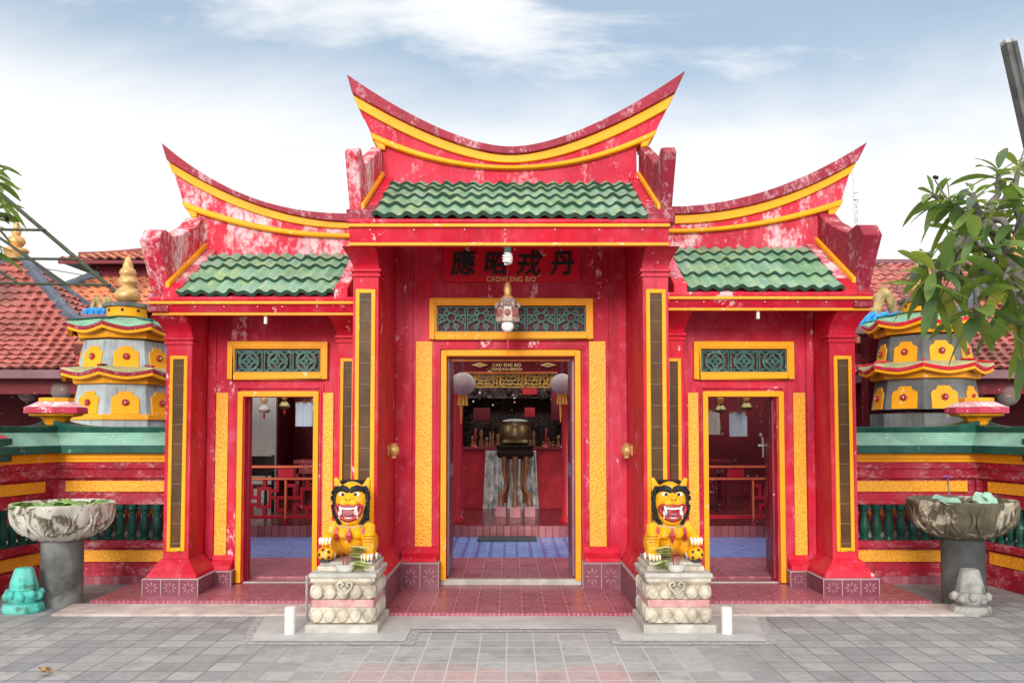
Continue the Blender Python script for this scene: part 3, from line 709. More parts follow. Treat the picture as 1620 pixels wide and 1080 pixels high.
# ridges: stacked curved bands
def curve(yc, ye, half, p, xc):
    return lambda x: yc-(yc-ye)*min(1.2, abs(x-xc)/half)**p
def band(xa0, xb0, top, xa1, xb1, bot, Y, y0, y1, n=40, name='ridge', mat=None, parent=None, bevel=.006):
    """closed curved bar: top edge from xa0..xb0, lower edge from xa1..xb1 (photo columns at distance Y)"""
    rings = []
    for i in range(n+1):
        t = i/n; a = xa0+(xb0-xa0)*t; b = xa1+(xb1-xa1)*t
        P, Q = wp(a, top(a), Y), wp(b, bot(b), Y)
        rings.append([(P.x, y0, P.z), (P.x, y1, P.z), (Q.x, y1, Q.z), (Q.x, y0, Q.z)])
    return MB().loft(rings).build(name, mat, parent, bevel=bevel)
def ridge(xc, sides, yc, ends, pw, clip, Y, panel_y, px_panel):
    """yc: centre rows of five curves; ends: for the left and right half (x, y) of each curve's end"""
    fs = []
    for k in range(5):
        def f(x, k=k):
            e = ends[0] if x < xc else ends[1]
            if e is None: return yc[k]
            ex, ey = e[k]
            t2 = ((x-xc)/(ex-xc))**2; e_ = .025; h = pw[k]/2
            return yc[k]-(yc[k]-ey)*((t2+e_)**h-e_**h)/((1+e_)**h-e_**h)
        fs.append(f)
    xl = [ends[0][k][0] if ends[0] else clip[0] for k in range(5)]
    xr = [ends[1][k][0] if ends[1] else clip[1] for k in range(5)]
    off = lambda f, d: (lambda x: f(x)+d)
    r = band(xl[3], xr[3], off(fs[1], 6), xl[3]+3*(ends[0] is not None), xr[3]-3*(ends[1] is not None), off(fs[4], -1), Y, Y-.055, Y+.155, name='ridge', mat=M['redworn'] if not (ends[0] and ends[1]) else M['redpanel'], parent=gate)
    # wedge filling between the yellow band and lower moulding out to the tips
    band(xl[2], xr[2], off(fs[2], -2), xl[3], xr[3], off(fs[3], 1), Y, Y-.06, Y+.16, name='ridge_panel', mat=M['redworn'] if not (ends[0] and ends[1]) else M['redpanel'], parent=r)
    band(xl[0], xr[0], fs[0], xl[1], xr[1], off(fs[1], .5), Y, Y-.14, Y+.24, name='ridge_coping', mat=M['maroon'], parent=r)
    band(xl[1], xr[1], off(fs[1], 1), xl[2], xr[2], fs[2], Y, Y-.10, Y+.20, name='ridge_band', mat=M['yellow'], parent=r)
    band(xl[3]-2*(ends[0] is not None), xr[3]+2*(ends[1] is not None), fs[3], xl[4], xr[4], fs[4], Y, Y-.10, Y+.20, name='ridge_band', mat=M['yellow'], parent=r, bevel=.02)
    # scroll bracket under each tip
    for e, sg in ((ends[0], 1), (ends[1], -1)):
        if e is None: continue
        p = wp(e[4][0]+sg*5, e[4][1]+4, Y); sg2 = sg
        MB().prism([(p.x-.05*sg, p.z+.05), (p.x+.09*sg, p.z+.03), (p.x+.09*sg, p.z-.07), (p.x+.03*sg, p.z-.065), (p.x+.0*sg, p.z-.01)], 'y', Y-.08, Y+.18).build('ridge_bracket', M['yellow'], r, bevel=.012)
    # plain panel under the ridge down to the tiles
    a, b, yb = px_panel
    band(a, b, off(fs[4], -3), a-1, b+1, lambda x: yb, Y, panel_y, Y+.13, name='gable_panel', mat=M['redworn'] if not (ends[0] and ends[1]) else M['redpanel'], parent=r, bevel=0)
    return r
ridge(808, None, (239, 249.5, 262, 266, 271.5),
      ([(553, 127), (561, 155), (570, 177), (589, 214), (592, 226)], [(1080, 121), (1065, 153), (1052, 178), (1036, 210), (1031, 222)]),
      (1.54, 1.5, 1.63, 2.0, 2.1), None, YR, YR-.03, (606, 1006, 293))
ridge(560, None, (343, 354.5, 364.5, 372, 379),
      ([(264, 233), (272, 259), (278, 277), (293, 321), (297, 333)], None), (2.35, 1.9, 2.1, 2.1, 2.2), (None, 575), SR, SR-.03, (315, 575, 404))
ridge(1057, None, (332, 343, 357, 365, 371),
      (None, [(1363, 232), (1349, 260), (1341, 278), (1328, 318), (1325, 330)]), (1.95, 2.1, 2.15, 2.0, 2.0), (1040, None), SR, SR-.03, (1040, 1305, 394))

# side bays
for s in (-1, 1):
    dz = 0 if s < 0 else .045
    # wall
    hx0, hx1 = sorted((s*2.70, s*2.0)); DZ = ZY(627, SW)
    vz0, vz1 = ZY(600, SW), ZY(541, SW)
    vx0, vx1 = sorted((s*1.855, s*2.87))
    wx0, wx1 = sorted((s*1.40, s*3.09))
    ST = 2.98+dz
    mbw = MB(); 
    mbw.box(wx0, hx0, SW, SW+.24, 0, ST); mbw.box(hx1, wx1, SW, SW+.24, 0, ST)
    mbw.box(hx0, hx1, SW, SW+.24, DZ, ST)
    mbw.build('wall', M['redflat'], gate)
    mb = MB(); zb = ZY(520, SW)
    a, b = sorted((s*3.08, s*3.0)); mb.box(a, b, SW-.02, SW, .3, ST); a2, b2 = sorted((s*3.0, s*1.70)); mb.box(a2, b2, SW-.02, SW, zb, ST)
    mb.build('wall_moulding', M['redflat'], gate, bevel=.005)
    a, b = sorted((s*2.80, s*1.90))
    mb = frame_mb(a, b, .1, DZ+.12, .022, SW-.016, SW-.0005, False); mb.merge(frame_mb(a+.022, b-.022, .1, DZ+.098, .018, SW-.03, SW-.001, False))
    mb.build('door_moulding', M['redflat'], gate, bevel=.003)
    a, b = sorted((s*2.765, s*1.945))
    frame_mb(a, b, .07, DZ+.05, .052, SW-.04, SW+.09, False).build('door_frame', M['yellow'], gate, bevel=.005)
    vent(gate, vx0, vx1, vz0, vz1, SW-.002, 3, .058, 'ring')
    for xa, xb in ((2.99, 2.868), (1.905, 1.80)):
        a, b = sorted((s*xa, s*xb))
        MB().box(a, b, SW-.016, SW, ZY(879, SW), ZY(621, SW)).build('decorative_panel', M['panel'], gate, bevel=.004)
    MB().box(hx0, hx1, SW+.01, SW+.05, .05, .072).build('threshold', M['slab'], gate, bevel=.004)
    # open door leaf, hung on the outer jamb
    ang = R(7 if s < 0 else -2)
    hinge = Vector((s*2.70, SW+.1, 0)); 
    dirv = Vector((-s*math.sin(-s*ang*0+R(6 if s < 0 else -1.5)*(-1)), 1, 0)).normalized()
    dirv = Vector((s*.40 if s < 0 else s*.20, 1, 0)).normalized(); nn = Vector((dirv.y, -dirv.x, 0))*.02
    P, Q = hinge, hinge+dirv*.68
    lf = MB().loft([[(v.x, v.y, .085) for v in (P-nn, P+nn, Q+nn, Q-nn)], [(v.x, v.y, DZ-.006) for v in (P-nn, P+nn, Q+nn, Q-nn)]]).build('door_leaf', M['doorred'], gate, bevel=.004)
    hp = hinge+dirv*.60-Vector((s*.05, 0, 0))
    hb = MB().box(hp.x-.006-s*.0, hp.x+.006, hp.y-.018, hp.y+.018, 1.30, 1.52); hb.box(hp.x-.05, hp.x+.03, hp.y-.012, hp.y+.012, 1.42, 1.445)
    hb.build('handle', M['steel'], lf, bevel=.003)
    # outer pillar
    x0, x1 = sorted((s*3.085, s*3.335))
    EB = ZY(498, SE+.08)+dz
    pil = MB().box(x0, x1, SP, SW+.24, .1, EB+.25).build('pillar', M['red'], gate, bevel=.008)
    capital(gate, x0-.004, x1+.004, SP-.003, SP+.2, EB, ZY(533, SP)+dz*.5, SP-SE-.1, s, .06)
    c_ = (x0+x1)/2-s*.005
    tiled_panel(pil, c_-.085, c_+.085, ZY(871, SP), ZY(563, SP), SP, .032, .19)
    px0, px1 = sorted((s*2.92, s*3.44))
    tile_block(gate, px0, px1, 7.74, 8.30, .06, .205, 3, 'lr')
    q0, q1 = sorted((s*2.765, s*2.92)); tile_block(gate, q0, q1, 8.19, SW-.001, .06, .20, 1, '')
    q0, q1 = sorted((s*1.80, s*1.945)); tile_block(gate, q0, q1, 8.19, SW-.001, .06, .20, 1, '')
    sk = MB(); sk.loft([[(px0+.02, 7.76, .214), (px1-.02, 7.76, .214), (px1-.02, 8.29, .214), (px0+.02, 8.29, .214)],
             [(px0+.03, 7.77, .245), (px1-.03, 7.77, .245), (px1-.03, 8.29, .245), (px0+.03, 8.29, .245)],
             [(x0-.025, SP-.04, .345), (x1+.025, SP-.04, .345), (x1+.025, 8.30, .345), (x0-.025, 8.30, .345)],
             [(x0-.012, SP-.012, .37), (x1+.012, SP-.012, .37), (x1+.012, 8.31, .37), (x0-.012, 8.31, .37)]])
    sk.build('skirting', M['red'], gate, bevel=.004)
    for qa, qb in ((2.79, 3.0), (1.70, 1.92)):
        MB().prism([(8.21, .21), (8.23, .25), (8.31, .30), (8.33, .345), (SW-.0005, .345), (SW-.0005, .21)], 'x', s*qa, s*qb).build('skirting', M['red'], gate, bevel=.003)
    # inner half pillar beside the middle bay
    y0 = 8.03
    x0, x1 = sorted((s*1.425, s*1.70))
    pil = MB().box(x0, x1, y0, SW, .1, EB+.25).build('pillar', M['red'], gate, bevel=.008)
    capital(gate, x0-.004, x1+.004, y0-.003, y0+.15, EB, ZY(530, y0)+dz*.5, y0-SE-.1, s, .02)
    c_ = s*1.592
    tiled_panel(pil, c_-.072, c_+.072, .45, ZY(567, y0), y0, .03, .19)
    # cornice
    x0, x1 = sorted((s*1.40, s*3.36)); 
    z0, z1, zt = EB, ZY(479, SE)+dz, ZY(470, SE)+dz
    cornice(x0, x1, SE, SE+.34, z0, z1, zt, .08, gate)
    x0, x1 = sorted((s*1.42, s*3.085)); MB().box(x0, x1, SE+.34, SW+.3, ST-.04, ST).build('soffit', M['redflat'], gate)
    # roof
    ze, zr = ZY(474, SE)+.03+dz, ZY(404 if s < 0 else 394, SR-.07)
    x0, x1 = sorted((s*1.64, s*3.10))
    gable_tiles(x0, x1, x0, x1, SE-.02, ze, SR-.07, zr, [0, .30, .62, .82, 1.0], gate)
    # coping slabs at both ends of the tile field and the gable parapet
    def coping(xa, xb, rise, mat, nm):
        xa, xb = sorted((s*xa, s*xb))
        ya, yb_, za, zb2 = SE-.0, SR-.03, ze, zr
        MB().prism([(ya, za-.028), (ya, za+rise), (yb_, zb2+rise), (yb_, zb2-.10), (ya+.2, za-.028)], 'x', xa, xb).build(nm, mat, gate, bevel=.006)
        MB().prism([(ya-.015, za-.035), (ya-.015, za+rise+.0), (ya+.13, za+rise+.085), (ya+.13, za-.035)], 'x', xa-.004, xb+.004).build('coping_end', M['red'], gate, bevel=.008)
    coping(3.09, 3.22, .07, M['pinkred'], 'roof_coping'); coping(1.52, 1.64, .07, M['pinkred'], 'roof_coping')
    def pz(px, py, Y): return ZY(py, Y)
    zf = ze
    prof = [(SE+.14, zf-.10), (SE+.12, zf+.06), (SE+.07, zf+.16), (SE-.16, ZY(378, 7.42)+dz), (SE-.06, ZY(363, 7.53)+dz), (SE+.02, ZY(363, 7.6)+dz), (SE+.20, ZY(374, 7.78)+dz),
            (SE+.36, ZY(371, 7.95)+dz), (SR-.25, ZY(357, 8.3)+dz), (SR-.06, ZY(343, 8.5)+dz), (SR+.02, ZY(343, 8.55)+dz), (SR+.05, zf+.3)]
    xa, xb = sorted((s*3.225, s*3.40))
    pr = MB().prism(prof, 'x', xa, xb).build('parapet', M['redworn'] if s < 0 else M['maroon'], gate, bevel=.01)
    ya, yb_ = SE+.02, SR-.02
    MB().prism([(ya, ze+.085), (ya, ze+.14), (yb_, zr+.14), (yb_, zr+.085)], 'x', s*3.19, s*3.226).build('parapet_trim', M['yellow'], pr, bevel=.006)
    MB().box(s*3.205, s*3.39, SE+.02, SE+.25, zf-.14, zf+.03).build('parapet_foot', M['maroon'], pr, bevel=.01)
# parapets and copings of the middle roof
for s in (-1, 1):
    ze, zr = ZT0+.02, ZT1; ya, yb_ = YE, YR-.03
    xa, xb = sorted((s*1.175, s*1.285))
    MB().prism([(ya, ze-.028), (ya, ze+.07), (yb_, zr+.07), (yb_, zr-.10), (ya+.2, ze-.028)], 'x', xa, xb).build('roof_coping', M['red'], gate, bevel=.006)
    MB().prism([(ya-.015, ze-.03), (ya-.015, ze+.075), (ya+.12, ze+.155), (ya+.12, ze-.03)], 'x', xa-.004, xb+.004).build('coping_end', M['maroon'], gate, bevel=.008)
    prof = [(YE+.06, ze-.02), (YE+.05, ze+.10), (YE+.02, ze+.17), (YE-.17, ZY(240, 6.83)), (YE-.11, ZY(234, 6.9)), (YE-.02, ZY(236, 7.0)), (YE+.16, ZY(258, 7.18)), (YE+.22, ZY(259, 7.22)),
            (YR-.2, ZY(238, 7.95)), (YR-.02, ZY(231, 8.1)), (YR+.03, ZY(231, 8.15)), (YR+.05, ze+.3)]
    xa, xb = sorted((s*1.29, s*1.40))
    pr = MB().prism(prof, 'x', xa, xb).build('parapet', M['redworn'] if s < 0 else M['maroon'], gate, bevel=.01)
    MB().prism([(ya, ze+.085), (ya, ze+.135), (yb_, zr+.135), (yb_, zr+.085)], 'x', s*1.262, s*1.291).build('parapet_trim', M['yellow'], pr, bevel=.006)
    MB().box(s*1.27, s*1.415, YE-.012, YE+.2, ze-.036, ze+.085).build('parapet_foot', M['maroon'], pr, bevel=.01)

# ------------------------------------------------------------------ small things on the gate
t = thing('spiral_lamp', 'white spiral energy-saving bulb hanging under the middle eave in front of the black characters', 'lamp', (wp(803, 404, 7.2).x, 7.2, ZY(388, 7.2)))
o = OFF[t.name]; b = MB().lathe([(.02, .03), (.04, .03), (.042, -.005), (.03, -.03), (.028, -.05), (.036, -.06), (.02, -.062)], o, 16).build('cap', [M['bulbgreen']], t, smooth=40)
hel = []
for i in range(100):
    a = i/99; r = .038*min(1, .35+2.2*a, .5+3*(1-a)); hel.append((o.x+r*math.cos(a*9*math.pi), o.y+r*math.sin(a*9*math.pi), o.z-.06-a*.105))
MB().tube(hel, .0105, 7).build('glass_spiral', M['bulb'], t, smooth=60)
for s, px, py in ((-1, 420.5, 498), (1, 1199, 490)):
    p = wp(px, py, 7.72)
    t = thing('tube_lamp', 'short white tube lamp under the %s side eave above the door' % ('left' if s < 0 else 'right'), 'lamp', (p.x, 7.72, p.z), 'small tube lamps under the side eaves')
    MB().lathe([(.012, .06), (.014, -.01), (.017, -.012), (.017, -.085), (.006, -.09)], OFF[t.name], 12).build('tube', M['white'], t, smooth=40)
# pagoda lantern
p = wp(803, 510, 7.75)
t = thing('hanging_lantern', 'ornate silver and pink pagoda-shaped lantern hanging before the middle vent', 'lantern', (p.x, 7.75, ZY(506, 7.75)))
o = OFF[t.name]; hz = lambda y: ZY(y, 7.75)-o.z
MB().tube([o+Vector((0, 0, hz(450))), o+Vector((0, 0, 3.56-o.z))], .003, 5).build('hanger', M['wire'], t)
MB().lathe([(.012, hz(446)), (.03, hz(450)), (.04, hz(458)), (.03, hz(466)), (.055, hz(470)), (.05, hz(474))], o, 12).build('crown', M['gold'], t, smooth=40)
mb = MB().lathe([(.05, hz(470)), (.06, hz(475)), (.11, hz(484)), (.085, hz(485)), (.075, hz(487))], o, 6)
for k in range(6):
    a = k*math.pi/3; mb.ell(o+Vector((.105*math.cos(a), .105*math.sin(a), hz(483))), (.02, .02, .03), 8, 6)
    mb.ell(o+Vector((.06*math.cos(a+.5), .06*math.sin(a+.5), hz(475))), (.02, .02, .022), 8, 6)
mb.build('lantern_roof', M['silvertrim'], t)
MB().lathe([(.085, hz(486)), (.095, hz(503)), (.115, hz(505)), (.105, hz(509)), (.04, hz(510))], o, 6).build('lantern_body', [M['paperw']], t)
mb = MB()
for k in range(6):
    a = k*math.pi/3; mb.tube([o+Vector((.088*math.cos(a), .088*math.sin(a), hz(486))), o+Vector((.104*math.cos(a), .104*math.sin(a), hz(508)))], .011, 6)
    a += math.pi/6; mb.ell(o+Vector((.082*math.cos(a), .082*math.sin(a), hz(496))), (.03, .03, .035), 8, 6)
mb.build('lantern_post', simple('rose_tinsel', (.42, .16, .14), .4, .3, .5, 60), t)
p2 = Vector((p.x, 7.75, ZY(515.5, 7.75)))
t = thing('globe_bulb', 'round white bulb hanging just under the pagoda-shaped lantern', 'lamp', p2)
MB().ell(p2, .06, 20, 14).build('glass', M['bulb'], t, smooth=180)
MB().lathe([(.02, .055), (.02, .075), (.008, .08)], p2, 10).build('bulb_cap', M['steel'], t)
p3 = wp(803, 537, 7.75)
tag(MB().tube([(p3.x, 7.75, p2.z-.058), (p3.x+.003, 7.75, ZY(545, 7.75)), (p3.x-.002, 7.75, ZY(564, 7.75))], [.003, .006, .003], 6).build('pull_cord', M['pink'], off=Vector((p3.x, 7.75, p3.z))), 'thin red pull cord hanging in front of the middle door head', 'cord')
for s, px in ((-1, 617), (1, 997)):
    Y = 1.187*F/abs(px-CX)*.985; p = Vector((s*1.187, Y, ZY(711, Y)))
    t = thing('incense_holder', 'small gold pot on the inner side of the %s middle pillar' % ('left' if s < 0 else 'right'), 'incense holder', p, 'gold wall pots on the middle pillars')
    c = p+Vector((-s*.055, 0, 0))
    MB().lathe([(.012, -.085), (.03, -.08), (.022, -.06), (.05, -.035), (.058, 0), (.048, .03), (.034, .04), (.045, .06), (.038, .062), (.03, .04)], c, 18).build('pot', M['gold'], t, smooth=50)
    MB().box(min(p.x, p.x-s*.012), max(p.x, p.x-s*.012), Y-.03, Y+.03, p.z-.06, p.z+.05).build('wall_plate', M['gold'], t, bevel=.004)

# ------------------------------------------------------------------ guardian lions on lotus pedestals
def lion(s):
    """seated, facing the viewer; s = -1 raises the paw on the photo's left side, +1 mirrors it"""
    base = Vector((s*1.325, 6.93, .535))
    side = 'left' if s < 0 else 'right'
    t = thing('guardian_lion', 'yellow and black guardian lion statue on the carved pedestal %s of the middle door' % side, 'lion statue', base, 'guardian lions flanking the middle door')
    q = s                                # outward direction
    def P(x, y, z): return base+Vector((q*x*.87, y, z))
    b = MB()
    def e(c, r, rot=None): b.ell(P(*c), (r[0]*.88, r[1], r[2]), 18, 12, rot=rot)
    def tb(pts, rr): b.tube([P(*p) for p in pts], rr, 12)
    e((0, .12, .12), (.19, .17, .125)); e((.15, .10, .11), (.075, .14, .115)); e((-.15, .10, .11), (.075, .14, .115))
    e((0, .03, .20), (.15, .14, .17)); e((0, -.02, .25), (.155, .115, .10)); e((.065, -.105, .215), (.052, .045, .05)); e((-.065, -.105, .215), (.052, .045, .05))
    e((0, .02, .34), (.11, .11, .10))
    e((0, -.05, .475), (.152, .135, .165)); e((0, -.14, .465), (.105, .06, .055)); e((0, -.135, .318), (.085, .05, .035)); e((.08, -.10, .40), (.045, .06, .09)); e((-.08, -.10, .40), (.045, .06, .09))
    e((0, -.195, .505), (.034, .022, .02)); e((.042, -.185, .472), (.045, .028, .028)); e((-.042, -.185, .472), (.045, .028, .028))
    for k in (1, -1):
        b.loft([[P(k*.085, -.04, .59), P(k*.165, -.04, .55), P(k*.165, .03, .55), P(k*.085, .03, .59)], [P(k*.15, -.04, .675), P(k*.178, -.04, .66), P(k*.178, -.01, .66), P(k*.15, -.01, .675)]])
        e((k*.19, -.02, .035), (.05, .09, .035))
    tb([(-.15, -.02, .27), (-.175, -.10, .16), (-.178, -.13, .05)], [.062, .056, .05]); e((-.178, -.165, .035), (.062, .075, .036))
    tb([(.15, -.02, .27), (.20, -.10, .20), (.205, -.17, .17)], [.062, .052, .044]); e((.205, -.20, .155), (.06, .062, .038))
    body = b.build('body', M['lion'], t, smooth=180)
    rm = body.modifiers.new('remesh', 'REMESH'); rm.mode = 'VOXEL'; rm.voxel_size = .009; rm.use_smooth_shade = True
    sm = body.modifiers.new('smooth', 'SMOOTH'); sm.factor = .5; sm.iterations = 4
    def hy(x, z, d=0):   # head front surface
        k = max(0, 1-(x/.142)**2-((z-.475)/.165)**2); return -.05-.135*math.sqrt(k)-d
    # mane and beard: rope of curls round the face
    mb = MB()
    for k in (1, -1):
        pts = [(k*.118, .60), (k*.148, .56), (k*.155, .50), (k*.152, .43), (k*.140, .37), (k*.112, .315), (k*.072, .285)]
        mb.tube([P(x, -.075, z) for x, z in pts], [.012, .019, .021, .022, .024, .026, .016], 10)
        rl = random.Random(3)
        for i in range(70):
            u = rl.random()*5.99; j = int(u); f = u-j; x = pts[j][0]*(1-f)+pts[j+1][0]*f; z = pts[j][1]*(1-f)+pts[j+1][1]*f; a = rl.uniform(-2.6, 1.2)
            mb.ell(P(x+k*.027*math.sin(a+.9), -.075-.028*math.cos(a), z), rl.uniform(.007, .012), 8, 6)
    for i in range(9):
        x = -.1+.025*i; mb.ell(P(x, .0, .635-.3*x*x), (.02, .05, .018), 8, 6)
    mb.build('mane', M['lionblack'], t, smooth=60)
    # brow band
    mb = MB(); n = 14
    for k in (1, -1):
        mb.tube([P(k*x, hy(x, z, .004), z) for x, z in ((.004, .560), (.03, .578), (.068, .586), (.105, .572), (.132, .535))], [.016, .026, .029, .026, .020], 10)
    mb.build('brow', M['lionblack'], t, smooth=60)
    for k in (1, -1):
        ey = MB().ell(P(k*.064, hy(.064, .538, -.006), .538), (.032, .014, .019), 14, 10).build('eye', M['lionwhite'], t, smooth=180)
        MB().ell(P(k*.060, hy(.06, .538, .004), .539), (.014, .009, .014), 12, 8).build('pupil', M['black'], ey, smooth=180)
        MB().ell(P(k*.017, -.215, .500), (.007, .006, .006), 8, 6).build('nostril', M['black'], t)
    # carved folds: muzzle wrinkles and forearm bands
    mb = MB()
    for k in (1, -1):
        for j in range(3): mb.tube([P(k*(.022+.016*j), hy(.03+.016*j, .49+.010*j, -.012)-.03+.012*j, .500+.012*j), P(k*(.048+.02*j), hy(.06+.02*j, .482+.012*j, -.012)-.018+.012*j, .490+.012*j), P(k*(.078+.016*j), hy(.085+.01*j, .46+.014*j, -.012)-.004+.008*j, .468+.014*j)], .0035, 5)
    for j in range(5):
        z = .10+.024*j; mb.tube([P(-.178-.05*math.cos(a)+.0, -.108-.055*math.sin(a)-.15*(.13-z)*0, z) for a in [math.pi*i/8 for i in range(9)]], .0035, 5)
    mb.build('carved_lines', simple('lion_brown_line', (.30, .11, .01), .5), t)
    # mouth: red lips round a dark opening, white teeth, tongue
    def arc(zc, hw, hh, n=28): return [(hw*math.cos(2*math.pi*i/n), zc+hh*math.sin(2*math.pi*i/n)) for i in range(n+1)]
    my = lambda x: -.195+1.6*x*x
    lip = MB(); pts = [(x, z+.028*(abs(x)/.1)**2) for x, z in arc(.388, .118, .056)]
    lip.tube([P(x, my(x), z) for x, z in pts], .018, 8); lip.build('lips', M['lionred'], t, smooth=60)
    op = MB(); inner = pts[:-1]
    op.loft([[P(x, my(x)+.006, z) for x, z in inner], [P(x, my(x)+.05, z) for x, z in inner]])
    op.build('mouth', M['lionred'], t)
    th = MB()
    for i in range(7):
        x = -.066+.022*i; th.box(*sorted((P(x-.010, 0, 0).x, P(x+.010, 0, 0).x)), base.y+my(x)-.014, base.y+my(x)+.006, base.z+.418+.02*(abs(x)/.1)**2, base.z+.438+.02*(abs(x)/.1)**2)
        th.box(*sorted((P(x-.010, 0, 0).x, P(x+.010, 0, 0).x)), base.y+my(x)-.010, base.y+my(x)+.006, base.z+.336+.012*(abs(x)/.1)**2, base.z+.354+.012*(abs(x)/.1)**2)
    for k in (1, -1):
        th.tube([P(k*.074, my(.074)-.006, .445), P(k*.070, my(.07)-.010, .41), P(k*.064, my(.064)-.012, .375)], [.014, .011, .002], 7)
        th.tube([P(k*.080, my(.08)-.004, .35), P(k*.084, my(.084)-.008, .38), P(k*.088, my(.088)-.01, .408)], [.013, .010, .002], 7)
    th.build('teeth', M['lionwhite'], t, smooth=50)
    MB().ell(P(0, my(0)+.004, .378), (.042, .02, .015), 12, 8).build('tongue', simple('lion_tongue', (.34, .08, .12), .5), t, smooth=180)
    # collar and hanging red leaves
    mb = MB(); mb.tube([P(.15*math.cos(a), -.0-.125*math.sin(a), .30-.035*math.sin(a)) for a in [math.pi*i/16 for i in range(17)]], .013, 8)
    mb.build('collar', M['tan'], t, smooth=60)
    for x, y, z in ((0, -.160, .26), (.128, -.115, .27), (-.128, -.115, .27)):
        MB().loft([[P(x-.004, y, z), P(x+.004, y, z), P(x+.004, y+.012, z), P(x-.004, y+.012, z)], [P(x-.024, y-.006, z-.055), P(x+.024, y-.006, z-.055), P(x+.024, y+.03, z-.055), P(x-.024, y+.03, z-.055)],
                   [P(x-.018, y, z-.09), P(x+.018, y, z-.09), P(x+.018, y+.03, z-.09), P(x-.018, y+.03, z-.09)], [P(x-.002, y+.012, z-.125), P(x+.002, y+.012, z-.125), P(x+.002, y+.02, z-.125), P(x-.002, y+.02, z-.125)]]).build('pendant', M['lionred'], t, bevel=.004)
    # claws
    for cx, cy, cz in ((-.178, -.225, .03), (.205, -.25, .165), (.195, -.10, .025), (-.2, -.10, .022)):
        for i in range(4):
            x = cx-.045+.03*i
            MB().tube([P(x, cy+.015+.012*abs(i-1.5), cz+.024), P(x, cy-.008+.012*abs(i-1.5), cz+.012), P(x, cy-.014+.012*abs(i-1.5), cz-.022)], [.010, .012, .003], 8).build('claw', M['lionwhite'], t, smooth=60)
    bl = MB().ell(P(.205, -.195, .062), (.068, .066, .062), 18, 12).build('ball', M['lion'], t, smooth=180)
    mb = MB()
    for a in range(5):
        an = a*1.256; mb.ell(P(.205+.045*math.cos(an), -.195-.052, .062+.036*math.sin(an)), (.014, .008, .014), 8, 6)
    mb.box(*sorted((P(.165, 0, 0).x, P(.245, 0, 0).x)), base.y-.265, base.y-.13, base.z+.001, base.z+.022)
    mb.build('ball_ornament', M['black'], bl)
    MB().tube([P(0, .27, .1), P(.03, .31, .2), P(-.02, .29, .32), P(.02, .25, .38)], [.025, .03, .035, .012], 10).build('tail', M['lionblack'], t, smooth=180)
    return t
def pedestal(s):
    side = 'left' if s < 0 else 'right'
    x0, x1 = sorted((s*1.075, s*1.59)); y0, y1 = 6.57, 7.14
    t = thing('lion_pedestal', 'carved lotus pedestal of cream stone with a pink band under the %s lion' % side, 'pedestal', ((x0+x1)/2, (y0+y1)/2, 0), 'lotus pedestals under the lions')
    MB().box(x0-.03, x1+.03, y0-.035, y1+.005, 0, .068).build('base_slab', M['slab'], t, bevel=.008)
    MB().loft([[(x0+i, y0+i, z), (x1-i, y0+i, z), (x1-i, y1-i, z), (x0+i, y1-i, z)] for i, z in ((.02, .072), (.02, .20), (.045, .20), (.045, .36), (.0, .40), (.0, .43))]).build('core', M['lotus'], t, bevel=.006)
    MB().box(x0+.012, x1-.012, y0+.012, y1-.012, .197, .258).build('band', M['lotusband'], t, bevel=.008)
    tp = MB().box(x0-.012, x1+.012, y0-.012, y1, .43, .465).build('top_slab', M['slab'], t, bevel=.01)
    def petals(zc, hh, up):
        for ax, o, L, c0 in (('f', y0, x1-x0, x0), ('l', x0, y1-y0, y0), ('r', x1, y1-y0, y0)):
            n = 5; w_ = L/n
            for i in range(n):
                u = c0+w_*(i+.5); pts = []; K = 14
                mb = MB(); rr = []
                for sc_, dep in ((1.0, -.03), (1.0, .008), (.82, .018), (.74, .009), (.5, .016), (.22, .022)):
                    ring = []
                    for k in range(K):
                        a = 2*math.pi*k/K; xx = w_*.47*math.cos(a)*sc_; zz = hh*math.sin(a)*sc_
                        # flat on the band side, round to the tip
                        zz = zz*(1.0 if (zz > 0) == up else .85); xx = xx*1.04*(1-.16*max(0, (zz if up else -zz)/hh))
                        if ax == 'f': ring.append((u+xx, o+.016-dep, zc+zz))
                        elif ax == 'l': ring.append((o+.016-dep, u+xx, zc+zz))
                        else: ring.append((o-.016+dep, u+xx, zc+zz))
                    rr.append(ring)
                mb.loft(rr); mb.build('petal', M['lotus'], t, smooth=50)
    petals(.142, .066, False); petals(.312, .060, True)
    # heart-shaped relief on the front
    mb = MB(); c = Vector(((x0+x1)/2+s*-.02, y0-.012, .352))
    for k in (1, -1):
        mb.tube([c+Vector((k*.0, 0, -.05)), c+Vector((k*.05, -.004, .0)), c+Vector((k*.06, -.006, .035)), c+Vector((k*.03, -.008, .05)), c+Vector((k*.012, -.006, .03)), c+Vector((k*.03, -.004, .015))], .010, 7)
    mb.build('scroll_relief', M['lotus'], t, smooth=60)
    u = thing('lion_plinth_slab', 'thin cream stone slab directly under the paws of the %s lion' % side, 'stone slab', (s*1.325, 6.95, .465), 'slabs under the lions')
    xa, xb = sorted((s*1.10, s*1.56))
    sl_ = MB().box(xa, xb, 6.68, 7.18, .465, .505).build('lower_slab', M['lotus'], u, bevel=.006)
    MB().box(xa+.02, xb-.02, 6.70, 7.17, .505, .535).build('upper_slab', M['slab'], u, bevel=.006)
for s in (-1, 1): pedestal(s); lion(s)

